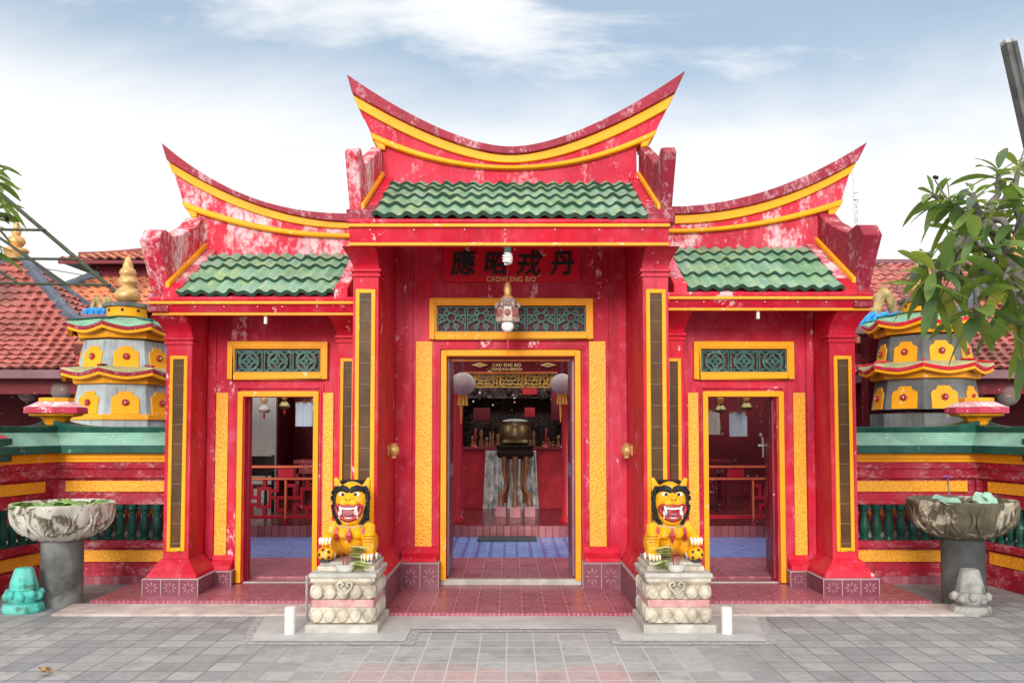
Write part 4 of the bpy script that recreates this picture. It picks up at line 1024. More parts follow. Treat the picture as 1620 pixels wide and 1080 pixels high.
def blade(mb, p, d, L, w_, droop, roll=0, seg=6, fold=.18, up=Vector((0, 0, 1)), broad=False):
    """one long leaf: midrib bends down, two halves folded up a little"""
    d = Vector(d).normalized(); side = d.cross(up)
    if side.length < .05: side = Vector((1, 0, 0))
    side.normalize(); nrm = side.cross(d).normalized()
    side2 = side*math.cos(roll)+nrm*math.sin(roll); nrm2 = side2.cross(d).normalized()
    rows = []
    for i in range(seg+1):
        t = i/seg
        c = Vector(p)+d*(L*t)-up*(droop*L*t*t)
        ww = w_*.5*max(.04, math.sin(math.pi*min(1, t*.95+.03)**(1.15 if broad else .8)))**(.62 if broad else 1)*(1 if t < .999 else .35)
        f = fold*ww
        rows += [c-side2*ww+nrm2*f, c, c+side2*ww+nrm2*f]
    fs = []
    for i in range(seg):
        a = i*3; fs += [(a, a+1, a+4, a+3), (a+1, a+2, a+5, a+4)]
    mb.add(rows, fs)
# offerings, bowls, sticks
for s in (-1, 1):
    side = 'left' if s < 0 else 'right'
    c = Vector((s*1.33+.0, 6.67, .465))
    t = thing('incense_bowl', 'white incense bowl with burnt sticks on the %s lion pedestal' % side, 'bowl', c, 'incense bowls before the lions')
    MB().lathe([(.05, 0), (.06, .006), (.075, .03), (.09, .062), (.096, .066), (.088, .066), (.07, .045), (.0, .044)], c, 22).build('bowl', M['white'], t, smooth=40)
    MB().lathe([(.0, .050), (.078, .052), (.078, .046), (0, .044)], c, 18).build('ash', M['ash'], t)
    for i in range(5):
        a = i*1.3; MB().tube([c+Vector((.02*math.cos(a), .02*math.sin(a), .05)), c+Vector((.05*math.cos(a), .03*math.sin(a), .15+.03*(i % 3)))], .0028, 5).build('incense_stick', M['lionred'], t)
    for j, (dx, dy, dz, nm) in enumerate(((-.10, -.02, .465, 'folded palm-leaf offering lying beside the bowl of the %s lion'), (-.07, .06, .535, 'bundle of pale green palm leaf at the feet of the %s lion'))):
        rnd = random.Random(j*3+s)
        o = Vector((s*1.325+s*dx*1.0, (6.66 if j == 0 else 6.72)+dy*.3, dz))
        mb = MB()
        for i in range(9 if j == 0 else 14):
            a = rnd.uniform(-.7, .7)+(0 if s < 0 else math.pi); z = .008+.009*i*(1 if j == 0 else .9)
            blade(mb, o+Vector((-.07*math.cos(a), rnd.uniform(-.03, .03), z)), (math.cos(a), math.sin(a)*.3, rnd.uniform(.0, .25)), rnd.uniform(.12, .20), .058, .25, rnd.uniform(-.3, .3), 5)
        tag(mb.build('leaf_offering', M['offer'], off=o), nm % side, 'offering', 'leaf offerings at the lions')
# white posts, steel pipe, dry leaf
for s, px, py0, py1 in ((-1, 458.5, 1000, 958), (1, 1150, 998, 953)):
    Y = 6.52; p = wp(px, py0, Y)
    mb = MB().lathe([(.042, 0), (.042, .20), (.036, .206), (.0, .207)], (p.x, Y, .009), 20)
    tag(mb.build('short_post', M['white'], off=Vector((p.x, Y, .009)), smooth=40), 'short white plastic pipe post standing on the apron outside the %s pedestal' % ('left' if s < 0 else 'right'), 'post', 'short white posts')
p = wp(485, 980, 6.95)
tag(MB().tube([(p.x, 6.95, .009), (p.x, 6.95, .37)], .012, 8).lathe([(.016, .36), (.016, .375), (0, .377)], (p.x, 6.95, .009), 8).build('metal_pipe', M['steel'], off=Vector((p.x, 6.95, .009)), smooth=40), 'thin upright metal pipe beside the left lion pedestal', 'pipe')
mb = MB(); o = wp(72, 1064, 5.43); o.z = .012
for i, (dx, a, l) in enumerate(((0, .3, .085), (.01, 1.1, .07), (-.015, -.3, .07), (.0, 2.2, .05))): blade(mb, o+Vector((dx-.02, 0, .01+.006*i)), (math.cos(a), math.sin(a)*.6, .55-.1*i), l, .055, .5, .6*i, 5, .5)
mb.tube([o+Vector((.0, 0, .01)), o+Vector((.08, .02, .012))], .003, 5)
tag(mb.build('dry_leaf', M['dryleaf'], off=o), 'curled brown dry leaf on the grey paving', 'leaf')

# ------------------------------------------------------------------ stone planters and small carved stones
def planter(px, py, R0, colr, mat, cmat, label, zr, zb):
    Y = 7.66; p = wp(px, py, Y); c = Vector((p.x, Y, 0))
    t = thing('stone_planter', label, 'planter', c, 'stone bowl planters')
    MB().lathe([(colr*1.03, 0), (colr*1.0, .02), (colr*.98, zb-.02), (colr*.8, zb+.03)], c, 32).build('column', cmat, t, smooth=40)
    prof = [(colr*.95, zb), (R0*.55, zb+.015), (R0*.78, zb+.08), (R0*.92, zb+.17), (R0*.985, zr-.05), (R0*1.0, zr-.03), (R0*1.0, zr-.005), (R0*.985, zr), (R0*.93, zr-.005), (R0*.88, zr-.05), (0, zr-.06)]
    mb = MB(); rings = []; seg = 96
    for k, (r, z) in enumerate(prof):
        ring = []
        for i in range(seg):
            a = 2*math.pi*i/seg; rel = 0
            if 1 <= k <= 4: rel = .012*math.cos(a*9)+.008*math.cos(a*23+k)
            ring.append((c.x+(r+rel)*math.cos(a), c.y+(r+rel)*math.sin(a), z))
        rings.append(ring)
    mb.loft(rings); bw = mb.build('bowl', mat, t, smooth=50)
    # carved scrolls on the bowl's side
    mb = MB()
    for k in range(14):
        a = 2*math.pi*k/14+.2
        for sg in (1, -1):
            pts = []
            for i in range(9):
                u = i/8; aa = a+sg*(.04+.15*math.sin(u*2.6)); z = zb+.06+(zr-zb-.13)*u; 
                r = R0*(.70+.27*min(1, (z-zb)/(zr-zb)*1.25))**1 
                # follow the profile
                for (r0, z0), (r1, z1) in zip(prof, prof[1:6]):
                    if z0 <= z <= z1: r = r0+(r1-r0)*(z-z0)/(z1-z0)
                pts.append((c.x+(r+.008)*math.cos(aa), c.y+(r+.008)*math.sin(aa), z))
            mb.tube(pts, [.006+.010*math.sin(math.pi*i/8) for i in range(9)], 6)
    mb.build('carving', mat, bw, smooth=60)
    MB().lathe([(0, zr-.052), (R0*.88, zr-.052), (R0*.88, zr-.058), (0, zr-.058)], c, 32).build('water', M['water'], t)
    return c, t
zrL, zbL = ZY(794, 7.66-.0), ZY(853, 7.66)
cL, _ = planter(97, 950, .438, .182, M['bowlL'], M['concrete'], 'pale stained stone bowl planter on a thick grey cement column', zrL, zbL)
zrR, zbR = ZY(789, 7.66), ZY(850, 7.66)
cR, _ = planter(1525, 950, .462, .187, M['bowlR'], M['darkconc'], 'dark brown mossy stone bowl planter on a dark column', zrR, zbR)
mb = MB(); rnd = random.Random(5)
for i in range(70):
    a = rnd.uniform(0, 6.28); r = .40*math.sqrt(rnd.random()); u = rnd.uniform(0, 6.28)
    o = cL+Vector((r*math.cos(a), r*math.sin(a)-.04, zrL-.035)); blade(mb, o, (math.cos(u), math.sin(u), rnd.uniform(.4, 1.0)), rnd.uniform(.09, .17), rnd.uniform(.045, .085), .35, rnd.uniform(-.5, .5), 4)
tag(mb.build('water_plant', M['waterleaf'], off=cL+Vector((0, 0, zrL-.05))), 'low green leafy water plants growing in the pale stone bowl', 'plant')
t = thing('lotus_plant', 'lotus plant with one purple flower and a pale round leaf in the dark stone bowl', 'plant', cR+Vector((0, 0, zrR-.05)))
o = OFF[t.name]; mb = MB()
for i in range(34):
    a = rnd.uniform(0, 6.28); r = .38*math.sqrt(rnd.random()); u = rnd.uniform(0, 6.28)
    blade(mb, o+Vector((r*math.cos(a)-.05, r*math.sin(a)*.9, 0)), (math.cos(u), math.sin(u), rnd.uniform(.1, .6)), rnd.uniform(.07, .15), rnd.uniform(.03, .07), .5, rnd.uniform(-.5, .5), 4)
mb.build('foliage', M['waterleaf'], t)
def disc_leaf(c, r, tx, ty, name, par):
    mb = MB(); n = 18; vs = [c]; 
    for i in range(n):
        a = 2*math.pi*i/n; q = r*(1+.06*math.sin(a*5)); vs.append(c+Vector((q*math.cos(a), q*math.sin(a), .02+tx*math.cos(a)+ty*math.sin(a)+.012*math.sin(a*4))))
    mb.add(vs, [(0, 1+i, 1+(i+1) % n) for i in range(n)]); mb.build(name, M['lotusleaf'], par, smooth=180)
disc_leaf(o+Vector((.05, -.27, .06)), .085, .02, .05, 'lotus_leaf', t); disc_leaf(o+Vector((-.27, -.26, .045)), .12, -.01, .03, 'lotus_leaf', t); disc_leaf(o+Vector((.11, -.28, .05)), .06, -.02, .05, 'lotus_leaf', t)
fl = wp(1499, 756, 7.5); MB().tube([o+Vector((-.13, -.16, 0)), Vector((fl.x+.01, 7.5, (o.z+fl.z)/2)), fl], .006, 6).build('stem', M['bark'], t)
mb = MB()
for i in range(12):
    a = i*math.pi/6; blade(mb, fl, (math.cos(a), math.sin(a), .35+.35*(i % 2)), .06, .026, .2, 0, 4)
mb.build('flower', M['purple'], t)
def carved_stone(px, py, mat, label, h, w_, m2):
    Y = 2080/(py-HOR); p = wp(px, py, Y); c = Vector((p.x, Y+.12, 0))
    t = thing('carved_stone', label, 'carved stone', c, 'small carved stones beside the planters')
    rnd = random.Random(int(px))
    def ring(r, z, jit, n=10, rot=.3): return [(c.x+r*math.cos(rot+2*math.pi*i/n)*(1+rnd.uniform(-jit, jit)), c.y+r*.9*math.sin(rot+2*math.pi*i/n)*(1+rnd.uniform(-jit, jit)), z) for i in range(n)]
    MB().loft([ring(w_*1.15, 0, .05), ring(w_*1.2, .03, .05), ring(w_*1.1, .075, .06), ring(w_*.8, .085, .05)]).build('base_stone', mat, t, bevel=.008)
    mb = MB().loft([ring(w_*.72, .08, .03), ring(w_*.98, .12, .05), ring(w_*.95, .17, .05), ring(w_*.72, .2, .03)])
    for i in range(10):
        a = 2*math.pi*i/10; mb.ell((c.x+w_*.95*math.cos(a), c.y+w_*.85*math.sin(a), .14+.02*(i % 2)), (.035, .035, .04), 8, 6)
    mb.build('carved_ring', m2, t, smooth=50)
    MB().loft([ring(w_*.85, .19, .02, 8, .39), ring(w_*.80, .25, .02, 8, .39), ring(w_*.56, h-.015, .02, 8, .39), ring(w_*.50, h, .02, 8, .39)]).build('tapered_block', mat, t, bevel=.012)
carved_stone(24, 968, M['turq'], 'small turquoise painted carved stone with chipped paint by the left planter', .385, .145, M['turq'])
carved_stone(1548, 972, M['greystone'], 'small grey carved stone with a floral foot before the right planter', .39, .145, M['greystone'])

# ------------------------------------------------------------------ boundary walls left and right of the gate
def fence(s):
    side = 'left' if s < 0 else 'right'; XC = 4.80 if s < 0 else 4.92
    t = thing('boundary_wall', 'red and amber balustrade wall with green coping joining the %s side of the gate' % side, 'wall', (s*XC, 8.67, 0), 'boundary walls beside the gate')
    A = Vector((s*3.35, 8.67, 0)); B = Vector((s*XC, 8.67, 0)); C = B+Vector((s*.16, -1.05, 0)); 
    def seg(P, Q, nb, first):
        d = (Q-P); L = d.length; d.normalize(); n = Vector((d.y, -d.x, 0))
        if n.y > 0.01 or (abs(n.y) < .5 and n.x*s > 0): n = -n       # n points to the court
        def W(u, v, z): return P+d*u-n*v+Vector((0, 0, z))          # v grows away from the viewer
        def ext(poly, u0, u1, name, mat, par=t, bevel=.006):
            return MB().loft([[W(u0, v, z) for v, z in poly], [W(u1, v, z) for v, z in poly]]).build(name, mat, par, bevel=bevel)
        e = .06
        base = ext([(0, 0), (0, .20), (.02, .22), (.02, .36), (-.03, .375), (-.03, .44), (0, .446), (.26, .446), (.26, 0)], 0, L, 'wall_base', M['wallred'])
        ext([(-.012, .0), (-.012, .165), (.002, .18), (.002, 0)], 0, L, 'base_course', M['wallred'], base)
        # sunk textured panels framed by red margins
        for z0, z1, par_ in ((.225, .345, base),):
            ext([(-.004, z0), (-.004, z1), (.03, z1), (.03, z0)], .13, L-.12, 'panel', M['panel'], par_, .003)
        up = ext([(0, .82), (0, .93), (.02, .95), (.02, 1.08), (-.04, 1.10), (-.05, 1.19), (-.07, 1.20), (-.075, 1.267), (.30, 1.267), (.26, .82)], 0, L, 'wall_upper', M['wallred'])
        ext([(-.004, .955), (-.004, 1.068), (.03, 1.068), (.03, .955)], .13, L-.12, 'panel', M['panel'], up, .003)
        for u0, u1 in ((0, .06), (L-.10, L)):
            ext([(0.002, .44), (.002, .83), (.24, .83), (.24, .44)], u0, u1, 'end_post', M['wallred'])
        ext([(-.10, 1.267), (-.10, 1.30), (-.115, 1.305), (-.115, 1.36), (.33, 1.36), (.33, 1.267)], -.1 if first else 0, L-.0 if first else L, 'amber_band', M['orange'])
        ext([(-.21, 1.362), (-.21, 1.44), (.43, 1.44), (.43, 1.362)], -.2 if first else -.0, L+(.0), 'fascia', M['dgreen'])
        ext([(-.20, 1.442), (-.04, 1.575), (.26, 1.575), (.42, 1.442)], -.2 if first else 0, L, 'coping_slope', M['fgreen'])
        rings = []; K = 24
        for i in range(K+1):
            u = -.14+(L+.14)*i/K; k = abs(2*i/K-1)**4*.065
            kk = k if (i > K/2 or not first) else k*.3
            rings.append([W(u, v, z) for v, z in ((-.03, 1.57), (-.045, 1.60+kk*.6), (-.055, 1.635+kk), (.275, 1.635+kk), (.25, 1.57))])
        MB().loft(rings).build('ridge_cap', M['dgreen'], t, bevel=.008)
        # turned balusters
        prof = [(.05, .0), (.05, .03), (.03, .04), (.036, .055), (.052, .11), (.054, .15), (.038, .22), (.028, .26), (.036, .28), (.028, .295), (.044, .31), (.048, .372)]
        k = max(2, int((L-.16)/.128)); 
        for i in range(k):
            p = W(.06+(L-.16)*(i+.5)/k, .05, .447)
            proto_b = BAL[0] if BAL else None
            if proto_b is None:
                mb = MB().lathe(prof, p, 14); o = mb.build('baluster', M['dgreen'], t, smooth=45); BAL.append((o, p)); continue
            o0, p0 = BAL[0]; c = o0.copy(); COL.objects.link(c); c.parent = t
            c.location = (p-OFF[t.name])-(p0-BALO[0]); OFF[c.name] = OFF[t.name]
            # painted back row seen through the gaps
        for i in range(k-1):
            p = W(.06+(L-.16)*(i+.5)/k-.01, .17, .447)
            if not BK:
                mb = MB().lathe([(.04, 0), (.04, .06), (.028, .08)], p, 10, mi=0).lathe([(.03, .078), (.044, .11), (.03, .14)], p, 10, mi=1).lathe([(.022, .139), (.022, .25)], p, 10, mi=2).lathe([(.024, .249), (.042, .28), (.03, .31)], p, 10, mi=1).lathe([(.03, .309), (.04, .33), (.04, .372)], p, 10, mi=0)
                o = mb.build('inner_baluster', [M['slab'], M['orangetrim'], M['lionred']], t, smooth=45); BK.append((o, p)); continue
            o0, p0 = BK[0]; c = o0.copy(); COL.objects.link(c); c.parent = t; c.location = (p-OFF[t.name])-(p0-BALO[0]); OFF[c.name] = OFF[t.name]
        return W
    BAL = []; BK = []; BALO = [OFF[t.name]]
    seg(A, B, 0, True); seg(B, C, 0, False)
    MB().box(B.x-s*.035, B.x+s*.24, B.y-.02, B.y+.24, 0, 1.262).build('corner_post', M['wallred'], t, bevel=.004)
    # end post with its deep green cap
    p = C+Vector((s*.12, -.10, 0))
    MB().box(p.x-.22, p.x+.22, p.y-.20, p.y+.20, 0, 1.25).build('post', M['wallred'], t, bevel=.008)
    for z0, z1 in ((.22, .50), (.7, 1.0)): MB().box(p.x-.15, p.x+.15, p.y-.21, p.y-.19, z0, z1).build('panel', M['panel'], t)
    MB().loft([[(p.x+a*r, p.y+b*r, z) for a, b in ((-1, -1), (1, -1), (1, 1), (-1, 1))] for r, z in ((.23, 1.22), (.30, 1.30))]).build('amber_band', M['orange'], t, bevel=.005)
    MB().box(p.x-.33, p.x+.33, p.y-.33, p.y+.33, 1.30, 1.52).build('fascia', M['dgreen'], t, bevel=.006)
    MB().loft([[(p.x+a*r, p.y+b*r, z) for a, b in ((-1, -1), (1, -1), (1, 1), (-1, 1))] for r, z in ((.32, 1.521), (.16, 1.62))]).build('cap_slope', M['pink'], t, bevel=.006)
    def finial(c, z0, k=1.0):
        g = lambda rs, nm, m_: MB().lathe([(r*k, z0+z*k) for r, z in rs], (c.x, c.y, 0), 8, rot=math.pi/8).build(nm, m_, t, bevel=.004)
        g([(.10, -.06), (.10, 0), (.115, .04), (.15, .085), (.25, .10), (.27, .125)], 'finial_cup', M['orange'])
        g([(.305, .126), (.305, .19)], 'finial_rim', M['pink']); g([(.30, .192), (.28, .20), (.18, .25)], 'finial_slope', M['pinkwhite']); g([(.17, .251), (.17, .29)], 'finial_top', M['orange'])
    finial(B+Vector((s*.05, .10, 0)), 1.65, 1.0); finial(p, 1.66, 1.05)
    # short green stop with a second cup where the wall meets the gate
    MB().box(s*3.42, s*3.53, 8.56, 8.90, 1.55, 1.79).build('end_stop', M['dgreen'], t, bevel=.008)
    c = Vector((s*3.55, 9.2, 0)); finial(c, 1.75, .8)
    MB().box(c.x-.1, c.x+.1, c.y-.1, c.y+.1, 0, 1.72).build('post', M['wallred'], t, bevel=.008)
for s in (-1, 1): fence(s)

# ------------------------------------------------------------------ octagonal pagodas behind the boundary walls
def pagoda(pxc, Yc, rot, plaster, label, rimmat, gourd=True, dy=0, topm=True):
    c = Vector((wp(pxc, 600, Yc).x, Yc, 0)); t = thing('small_pagoda', label, 'pagoda', c, 'octagonal pagodas behind the boundary walls')
    Z = lambda y, r=.62: 1.6+(HOR-y-dy)/F*(Yc-r)
    a0 = rot
    def octo(r, z): return [(c.x+r*math.cos(a0+k*math.pi/4), c.y+r*math.sin(a0+k*math.pi/4), z) for k in range(8)]
    def body(rb, rt, zb, zt):
        b = MB().loft([octo(rb, zb), octo(rt, zt)]).build('body', plaster, t, bevel=.008)
        for k in range(8):
            a = a0+(k+.5)*math.pi/4; N = Vector((math.cos(a), math.sin(a), 0)); U = Vector((-math.sin(a), math.cos(a), 0))
            ap = math.cos(math.pi/8); h = zt-zb
            def W(u, f, d): r = (rb+(rt-rb)*f)*ap; return c+N*(r+d)+U*u+Vector((0, 0, zb+h*f))
            wd = rb*.245
            out = [(-wd, .03), (wd, .03), (wd, .52), (wd*.86, .60), (wd*.62, .63), (wd*.45, .76), (-wd*.45, .76), (-wd*.62, .63), (-wd*.86, .60), (-wd, .52)]
            ar = MB().loft([[W(u, f, -.02) for u, f in out], [W(u, f, .014) for u, f in out]]).build('niche_panel', M['yellow'], b)
            fl = MB(); fc = W(0, .40, .03)
            for i in range(7):
                q = i*2*math.pi/7; fl.ell(fc+U*(.026*math.cos(q))+Vector((0, 0, .026*math.sin(q))), .018, 8, 6)
            fl.build('flower', M['lionred'], ar, smooth=180); MB().ell(fc+N*.018, .012, 8, 6).build('flower_centre', M['pinkwhite'], ar)
        return b
    def tier(re, rt, ze, zt, lift, topmat):
        """curved eight-sided roof whose corners turn up"""
        n = 64
        def ring(r, z, lf, pw=1.0): 
            out = []
            for i in range(n):
                a = 2*math.pi*i/n; ph = (a % (math.pi/4))/(math.pi/4); ap = math.cos(math.pi/8)/math.cos((ph-.5)*math.pi/4)
                up = (abs(ph-.5)*2)**1.6
                out.append((c.x+r*ap*math.cos(a0+a), c.y+r*ap*math.sin(a0+a), z+lf*up))
            return out
        rf = MB().loft([ring(re, ze+.035, lift), ring(re*.985, ze+.06, lift), ring((re*.6+rt*.4), ze+.06+(zt-ze-.06)*.35, lift*.55), ring(rt, zt, 0)], cap=False).build('roof', topmat, t, smooth=35)
        MB().loft([ring(re*.93, ze-.03, lift*.9), ring(re*1.0, ze-.002, lift), ring(re*1.005, ze+.036, lift), ring(re*.9, ze+.03, lift*.8)], cap=False).build('eave_rim', rimmat, rf, smooth=35)
        MB().loft([ring(re*.92, ze-.05, lift*.88), ring(re*.985, ze-.045, lift), ring(re*.985, ze-.011, lift), ring(re*.9, ze-.02, lift*.8)], cap=False).build('eave_line', M['yellow'], rf, smooth=35)
        MB().loft([octo(rt*.9, ze-.10), octo(re*.80, ze-.09), octo(re*.83, ze-.0), octo(rt*.9, ze+.03)]).build('eave_moulding', M['orange'], rf, bevel=.006)
        for k in range(8):
            a = a0+k*math.pi/4; d = Vector((math.cos(a), math.sin(a), 0))
            MB().tube([c+d*re*.99+Vector((0, 0, ze+.06+lift)), c+d*(re*.6+rt*.4)+Vector((0, 0, ze+.075+(zt-ze-.06)*.35+lift*.55)), c+d*rt+Vector((0, 0, zt+.01))], [.02, .016, .012], 6).build('hip_ridge', M['dgreen'] if topmat is M['pgreen'] else rimmat, rf, smooth=50)
    MB().loft([octo(.66, 0), octo(.66, Z(662))]).build('pedestal', plaster, t)
    if topm: MB().loft([octo(.69, Z(664)), octo(.69, Z(655))]).build('base_trim', M['orange'], t, bevel=.01)
    body(.645, .585, Z(656), Z(606)); tier(.80, .57, Z(594), Z(577), .055, paint('faded_pagoda_roof', (.34, .36, .20), .3, .2, (.6, .55, .3), 5, .5, .5, dirtcol=(.06, .08, .06), fade=(.55, .36, .08), fadeamt=.5))
    body(.585, .525, Z(580), Z(534)); tier(.735, .26, Z(520), Z(494), .06, M['pgreen'])
    MB().lathe([(.24, Z(499, .2)), (.25, Z(482, .2))], c, 24).build('drum', M['yellow'], t, smooth=40)
    for k in range(8):
        a = k*math.pi/4+.2; MB().ell(c+Vector((.246*math.cos(a), .246*math.sin(a), Z(489.5, .2))), (.02, .02, .02), 8, 6).build('drum_hole', M['black'], t)
    MB().loft([[(c.x+.30*math.cos(k*math.pi/4+.39), c.y+.30*math.sin(k*math.pi/4+.39), z) for k in range(8)] for z in (Z(484, .2), Z(477, .2))]).build('drum_rim', M['pagodaD'], t, bevel=.01)
    if gourd:
        z = lambda y: Z(y, 0)
        MB().lathe([(.09, z(478)), (.145, z(474)), (.165, z(466)), (.13, z(458)), (.085, z(454)), (.085, z(452)), (.122, z(447.5)), (.122, z(443)), (.10, z(438)), (.085, z(436)), (.105, z(431)), (.095, z(426)), (.06, z(421)), (.065, z(418)), (.05, z(414)), (.045, z(411)), (.03, z(406)), (0, z(402))], c, 24).build('gourd_finial', M['gold'], t, smooth=60)
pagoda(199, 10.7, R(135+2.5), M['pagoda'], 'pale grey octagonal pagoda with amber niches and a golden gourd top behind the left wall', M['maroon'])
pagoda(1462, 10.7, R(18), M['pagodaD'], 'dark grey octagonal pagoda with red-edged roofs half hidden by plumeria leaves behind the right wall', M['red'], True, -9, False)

# ------------------------------------------------------------------ tiled pavilions and halls behind
def hip_roof(parent, x0, x1, y0, y1, ze, rx0, rx1, ry, zr, rows, wcol, mats, sag, hipmat, hr=.075, nm='roof'):
    rw = [i/rows for i in range(rows+1)]
    E = [(x0, y0, ze), (x1, y0, ze), (x1, y1, ze), (x0, y1, ze)]; Rr = [(rx0, ry, zr), (rx1, ry, zr)]
    mb = tile_slope(E[0], E[1], Rr[1], Rr[0], rw, wcol, .045, .05, sag, 4)
    mb.merge(tile_slope(E[1], E[2], Rr[1], Rr[1], rw, wcol, .045, .05, sag, 4)); mb.merge(tile_slope(E[3], E[0], Rr[0], Rr[0], rw, wcol, .045, .05, sag, 4))
    mb.merge(tile_slope(E[2], E[3], Rr[0], Rr[1], rw, wcol, .045, .05, sag, 3))
    o = mb.build(nm, mats, parent, smooth=50)
    for a, b in ((E[0], Rr[0]), (E[1], Rr[1]), (E[2], Rr[1]), (E[3], Rr[0])):
        a, b = Vector(a), Vector(b); N = 14; L1 = []; L2 = []
        side = Vector((b.y-a.y, -(b.x-a.x), 0)).normalized()
        pts = [a.lerp(b, i/N)+Vector((0, 0, -sag*math.sin(math.pi*i/N)+.09+.12*(1-i/N)**4)) for i in range(N+1)]
        mb = MB().loft([[p+side*hr-Vector((0, 0, .12)), p+side*hr+Vector((0, 0, .03)), p+side*hr*.4+Vector((0, 0, .06)), p-side*hr*.4+Vector((0, 0, .06)), p-side*hr+Vector((0, 0, .03)), p-side*hr-Vector((0, 0, .12))] for p in pts])
        mb.build('hip_ridge', hipmat, o, smooth=40)
    if rx1-rx0 > .2:
        MB().loft([[(x, ry-hr, zr-.1), (x, ry-hr, zr+.08), (x, ry, zr+.13), (x, ry+hr, zr+.08), (x, ry+hr, zr-.1)] for x in (rx0, rx1)]).build('top_ridge', hipmat, o)
    return o
def globe_lamp(px, py, Y, r, label, zt):
    p = wp(px, py, Y); t = thing('globe_lamp', label, 'lamp', p, 'glass globe lamps under the pavilion eaves')
    MB().ell(p, r, 18, 12).build('globe', M['globe'], t, smooth=180)
    MB().lathe([(.01, r*.9), (.03, r*.7), (.03, r*.2), (.045, 0), (.04, -r*.2), (0, -r*.3)], p, 12).build('bulb', M['cream'], t, smooth=50)
    MB().lathe([(r*.5, r*.85), (r*.55, r*1.05), (r*.2, r*1.2), (.008, r*1.25), (.008, zt-p.z)], p, 12).build('cap', M['brass'], t, smooth=40)
    MB().lathe([(.01, -r*1.25), (.03, -r*1.15), (.02, -r*.98)], p, 8).build('drop', M['brass'], t)
def pavilion(s):
    side = 'left' if s < 0 else 'right'
    cx = wp(25 if s < 0 else 1600, 410, 13.75).x; hw = 2.9
    x0, x1 = cx-hw, cx+hw; y0, y1 = 12.0, 15.5; ze = ZY(585, 12)
    t = thing('tiled_pavilion', 'open pavilion with a steep red tiled hip roof behind the %s pagoda' % side, 'pavilion', (cx, 13.75, 0), 'tiled pavilions behind the pagodas')
    zr = ZY(412, 13.75)
    hip_roof(t, x0, x1, y0, y1, ze, cx-.12, cx+.12, 13.75, zr, 19, .17, [M['rtile'], M['rlip']], .20, M['hip'])
    MB().box(x0-.04, x1+.04, y0-.06, y0, ze-.13, ze+.0).box(x0-.04, x0+.02, y0, y1, ze-.13, ze).box(x1-.02, x1+.04, y0, y1, ze-.13, ze).build('gutter', M['fascia'], t, bevel=.01)
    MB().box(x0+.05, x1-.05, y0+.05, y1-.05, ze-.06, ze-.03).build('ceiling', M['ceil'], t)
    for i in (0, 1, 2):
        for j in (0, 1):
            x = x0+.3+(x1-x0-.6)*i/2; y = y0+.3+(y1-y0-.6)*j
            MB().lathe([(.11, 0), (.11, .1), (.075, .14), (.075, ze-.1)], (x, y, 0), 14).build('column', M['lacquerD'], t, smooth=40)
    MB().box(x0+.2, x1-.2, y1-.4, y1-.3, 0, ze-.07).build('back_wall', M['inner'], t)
    MB().box(x0+.2, x1-.2, y0+.25, y0+.33, ze-.34, ze-.07).build('beam', M['lacquerD'], t)
    MB().box(x0, x1, y0, y1, .0, .12).build('platform', M['hallfloor'], t)
    f = MB(); z = lambda y: ZY(y, 13.75)
    if s < 0: f.lathe([(.16, zr-.02), (.17, zr+.12), (.20, zr+.15), (.19, zr+.19), (.08, zr+.22), (.12, zr+.27), (.145, zr+.32), (.12, zr+.38), (.06, zr+.42), (.07, zr+.46), (.075, zr+.50), (.04, zr+.54), (.05, zr+.58), (.03, zr+.66), (.018, zr+.74), (.006, zr+.98), (0, zr+1.0)], (cx, 13.75, 0), 20)
    else: f.lathe([(.16, zr-.02), (.17, zr+.12), (.2, zr+.15), (.08, zr+.22), (.14, zr+.32), (.06, zr+.42), (.02, zr+.6), (0, zr+.62)], (cx, 13.75, 0), 20)
    f.build('finial', M['gold'], t, smooth=50)
    # shelf of offerings inside the dark
    return t, ze
tl, ze = pavilion(-1); tr, ze = pavilion(1)
globe_lamp(44, 622, 12.6, .135, 'smoky glass globe lamp with brass cap near the far left edge', ze-.06)
globe_lamp(100, 618, 12.35, .17, 'large smoky glass globe lamp between left pavilion and pagoda', ze-.06)
globe_lamp(1547, 620, 12.7, .10, 'small glass globe lamp under the right pavilion, left of the larger one', ze-.06)
globe_lamp(1594, 624, 12.35, .17, 'large clear globe lamp under the right pavilion eave at the edge', ze-.06)
# left hall with an upswept double roof
hall = thing('double_roof_hall', 'red hall with two tiers of orange tiled roof and swept ridge far left', 'building', (-7.6, 18.5, 0))
def sweep(parent, x0, x1, y, z, lift, th, nm, mat):
    rings = []
    for i in range(21):
        u = i/20; x = x0+(x1-x0)*u; zz = z+lift*u**1.8
        rings.append([(x, y-.12, zz), (x, y+.12, zz), (x, y+.12, zz-th), (x, y-.12, zz-th)])
    return MB().loft(rings).build(nm, mat, parent)
Yh = 18.0
hx0 = wp(120, 400, Yh).x; hx1 = -4.6
ZU = lambda y: ZY(y, Yh)
ru = tile_slope((hx0+.1, Yh-.9, ZU(424)), (hx1, Yh-.9, ZU(424)), (hx1, Yh+.3, ZU(403)+.1), (hx0+.4, Yh+.3, ZU(403)+.1), [0, .25, .5, .75, 1], .2, .05, .03, .03, 4).build('roof', [M['otile'], M['rlip']], hall, smooth=50)
sweep(hall, hx0, hx1, Yh+.22, ZU(397), .9, .30, 'top_ridge', paint('brown_ridge_paint', (.22, .06, .05), .3, .2, (.4, .25, .2), 2, .6))
MB().box(hx0+.12, hx1, Yh-.92, Yh-.86, ZU(430), ZU(425)).build('gutter', M['lacquerD'], hall)
MB().box(hx0+.55, hx1, Yh-.5, Yh+3, 0, ZU(428)).build('wall', M['inner'], hall)
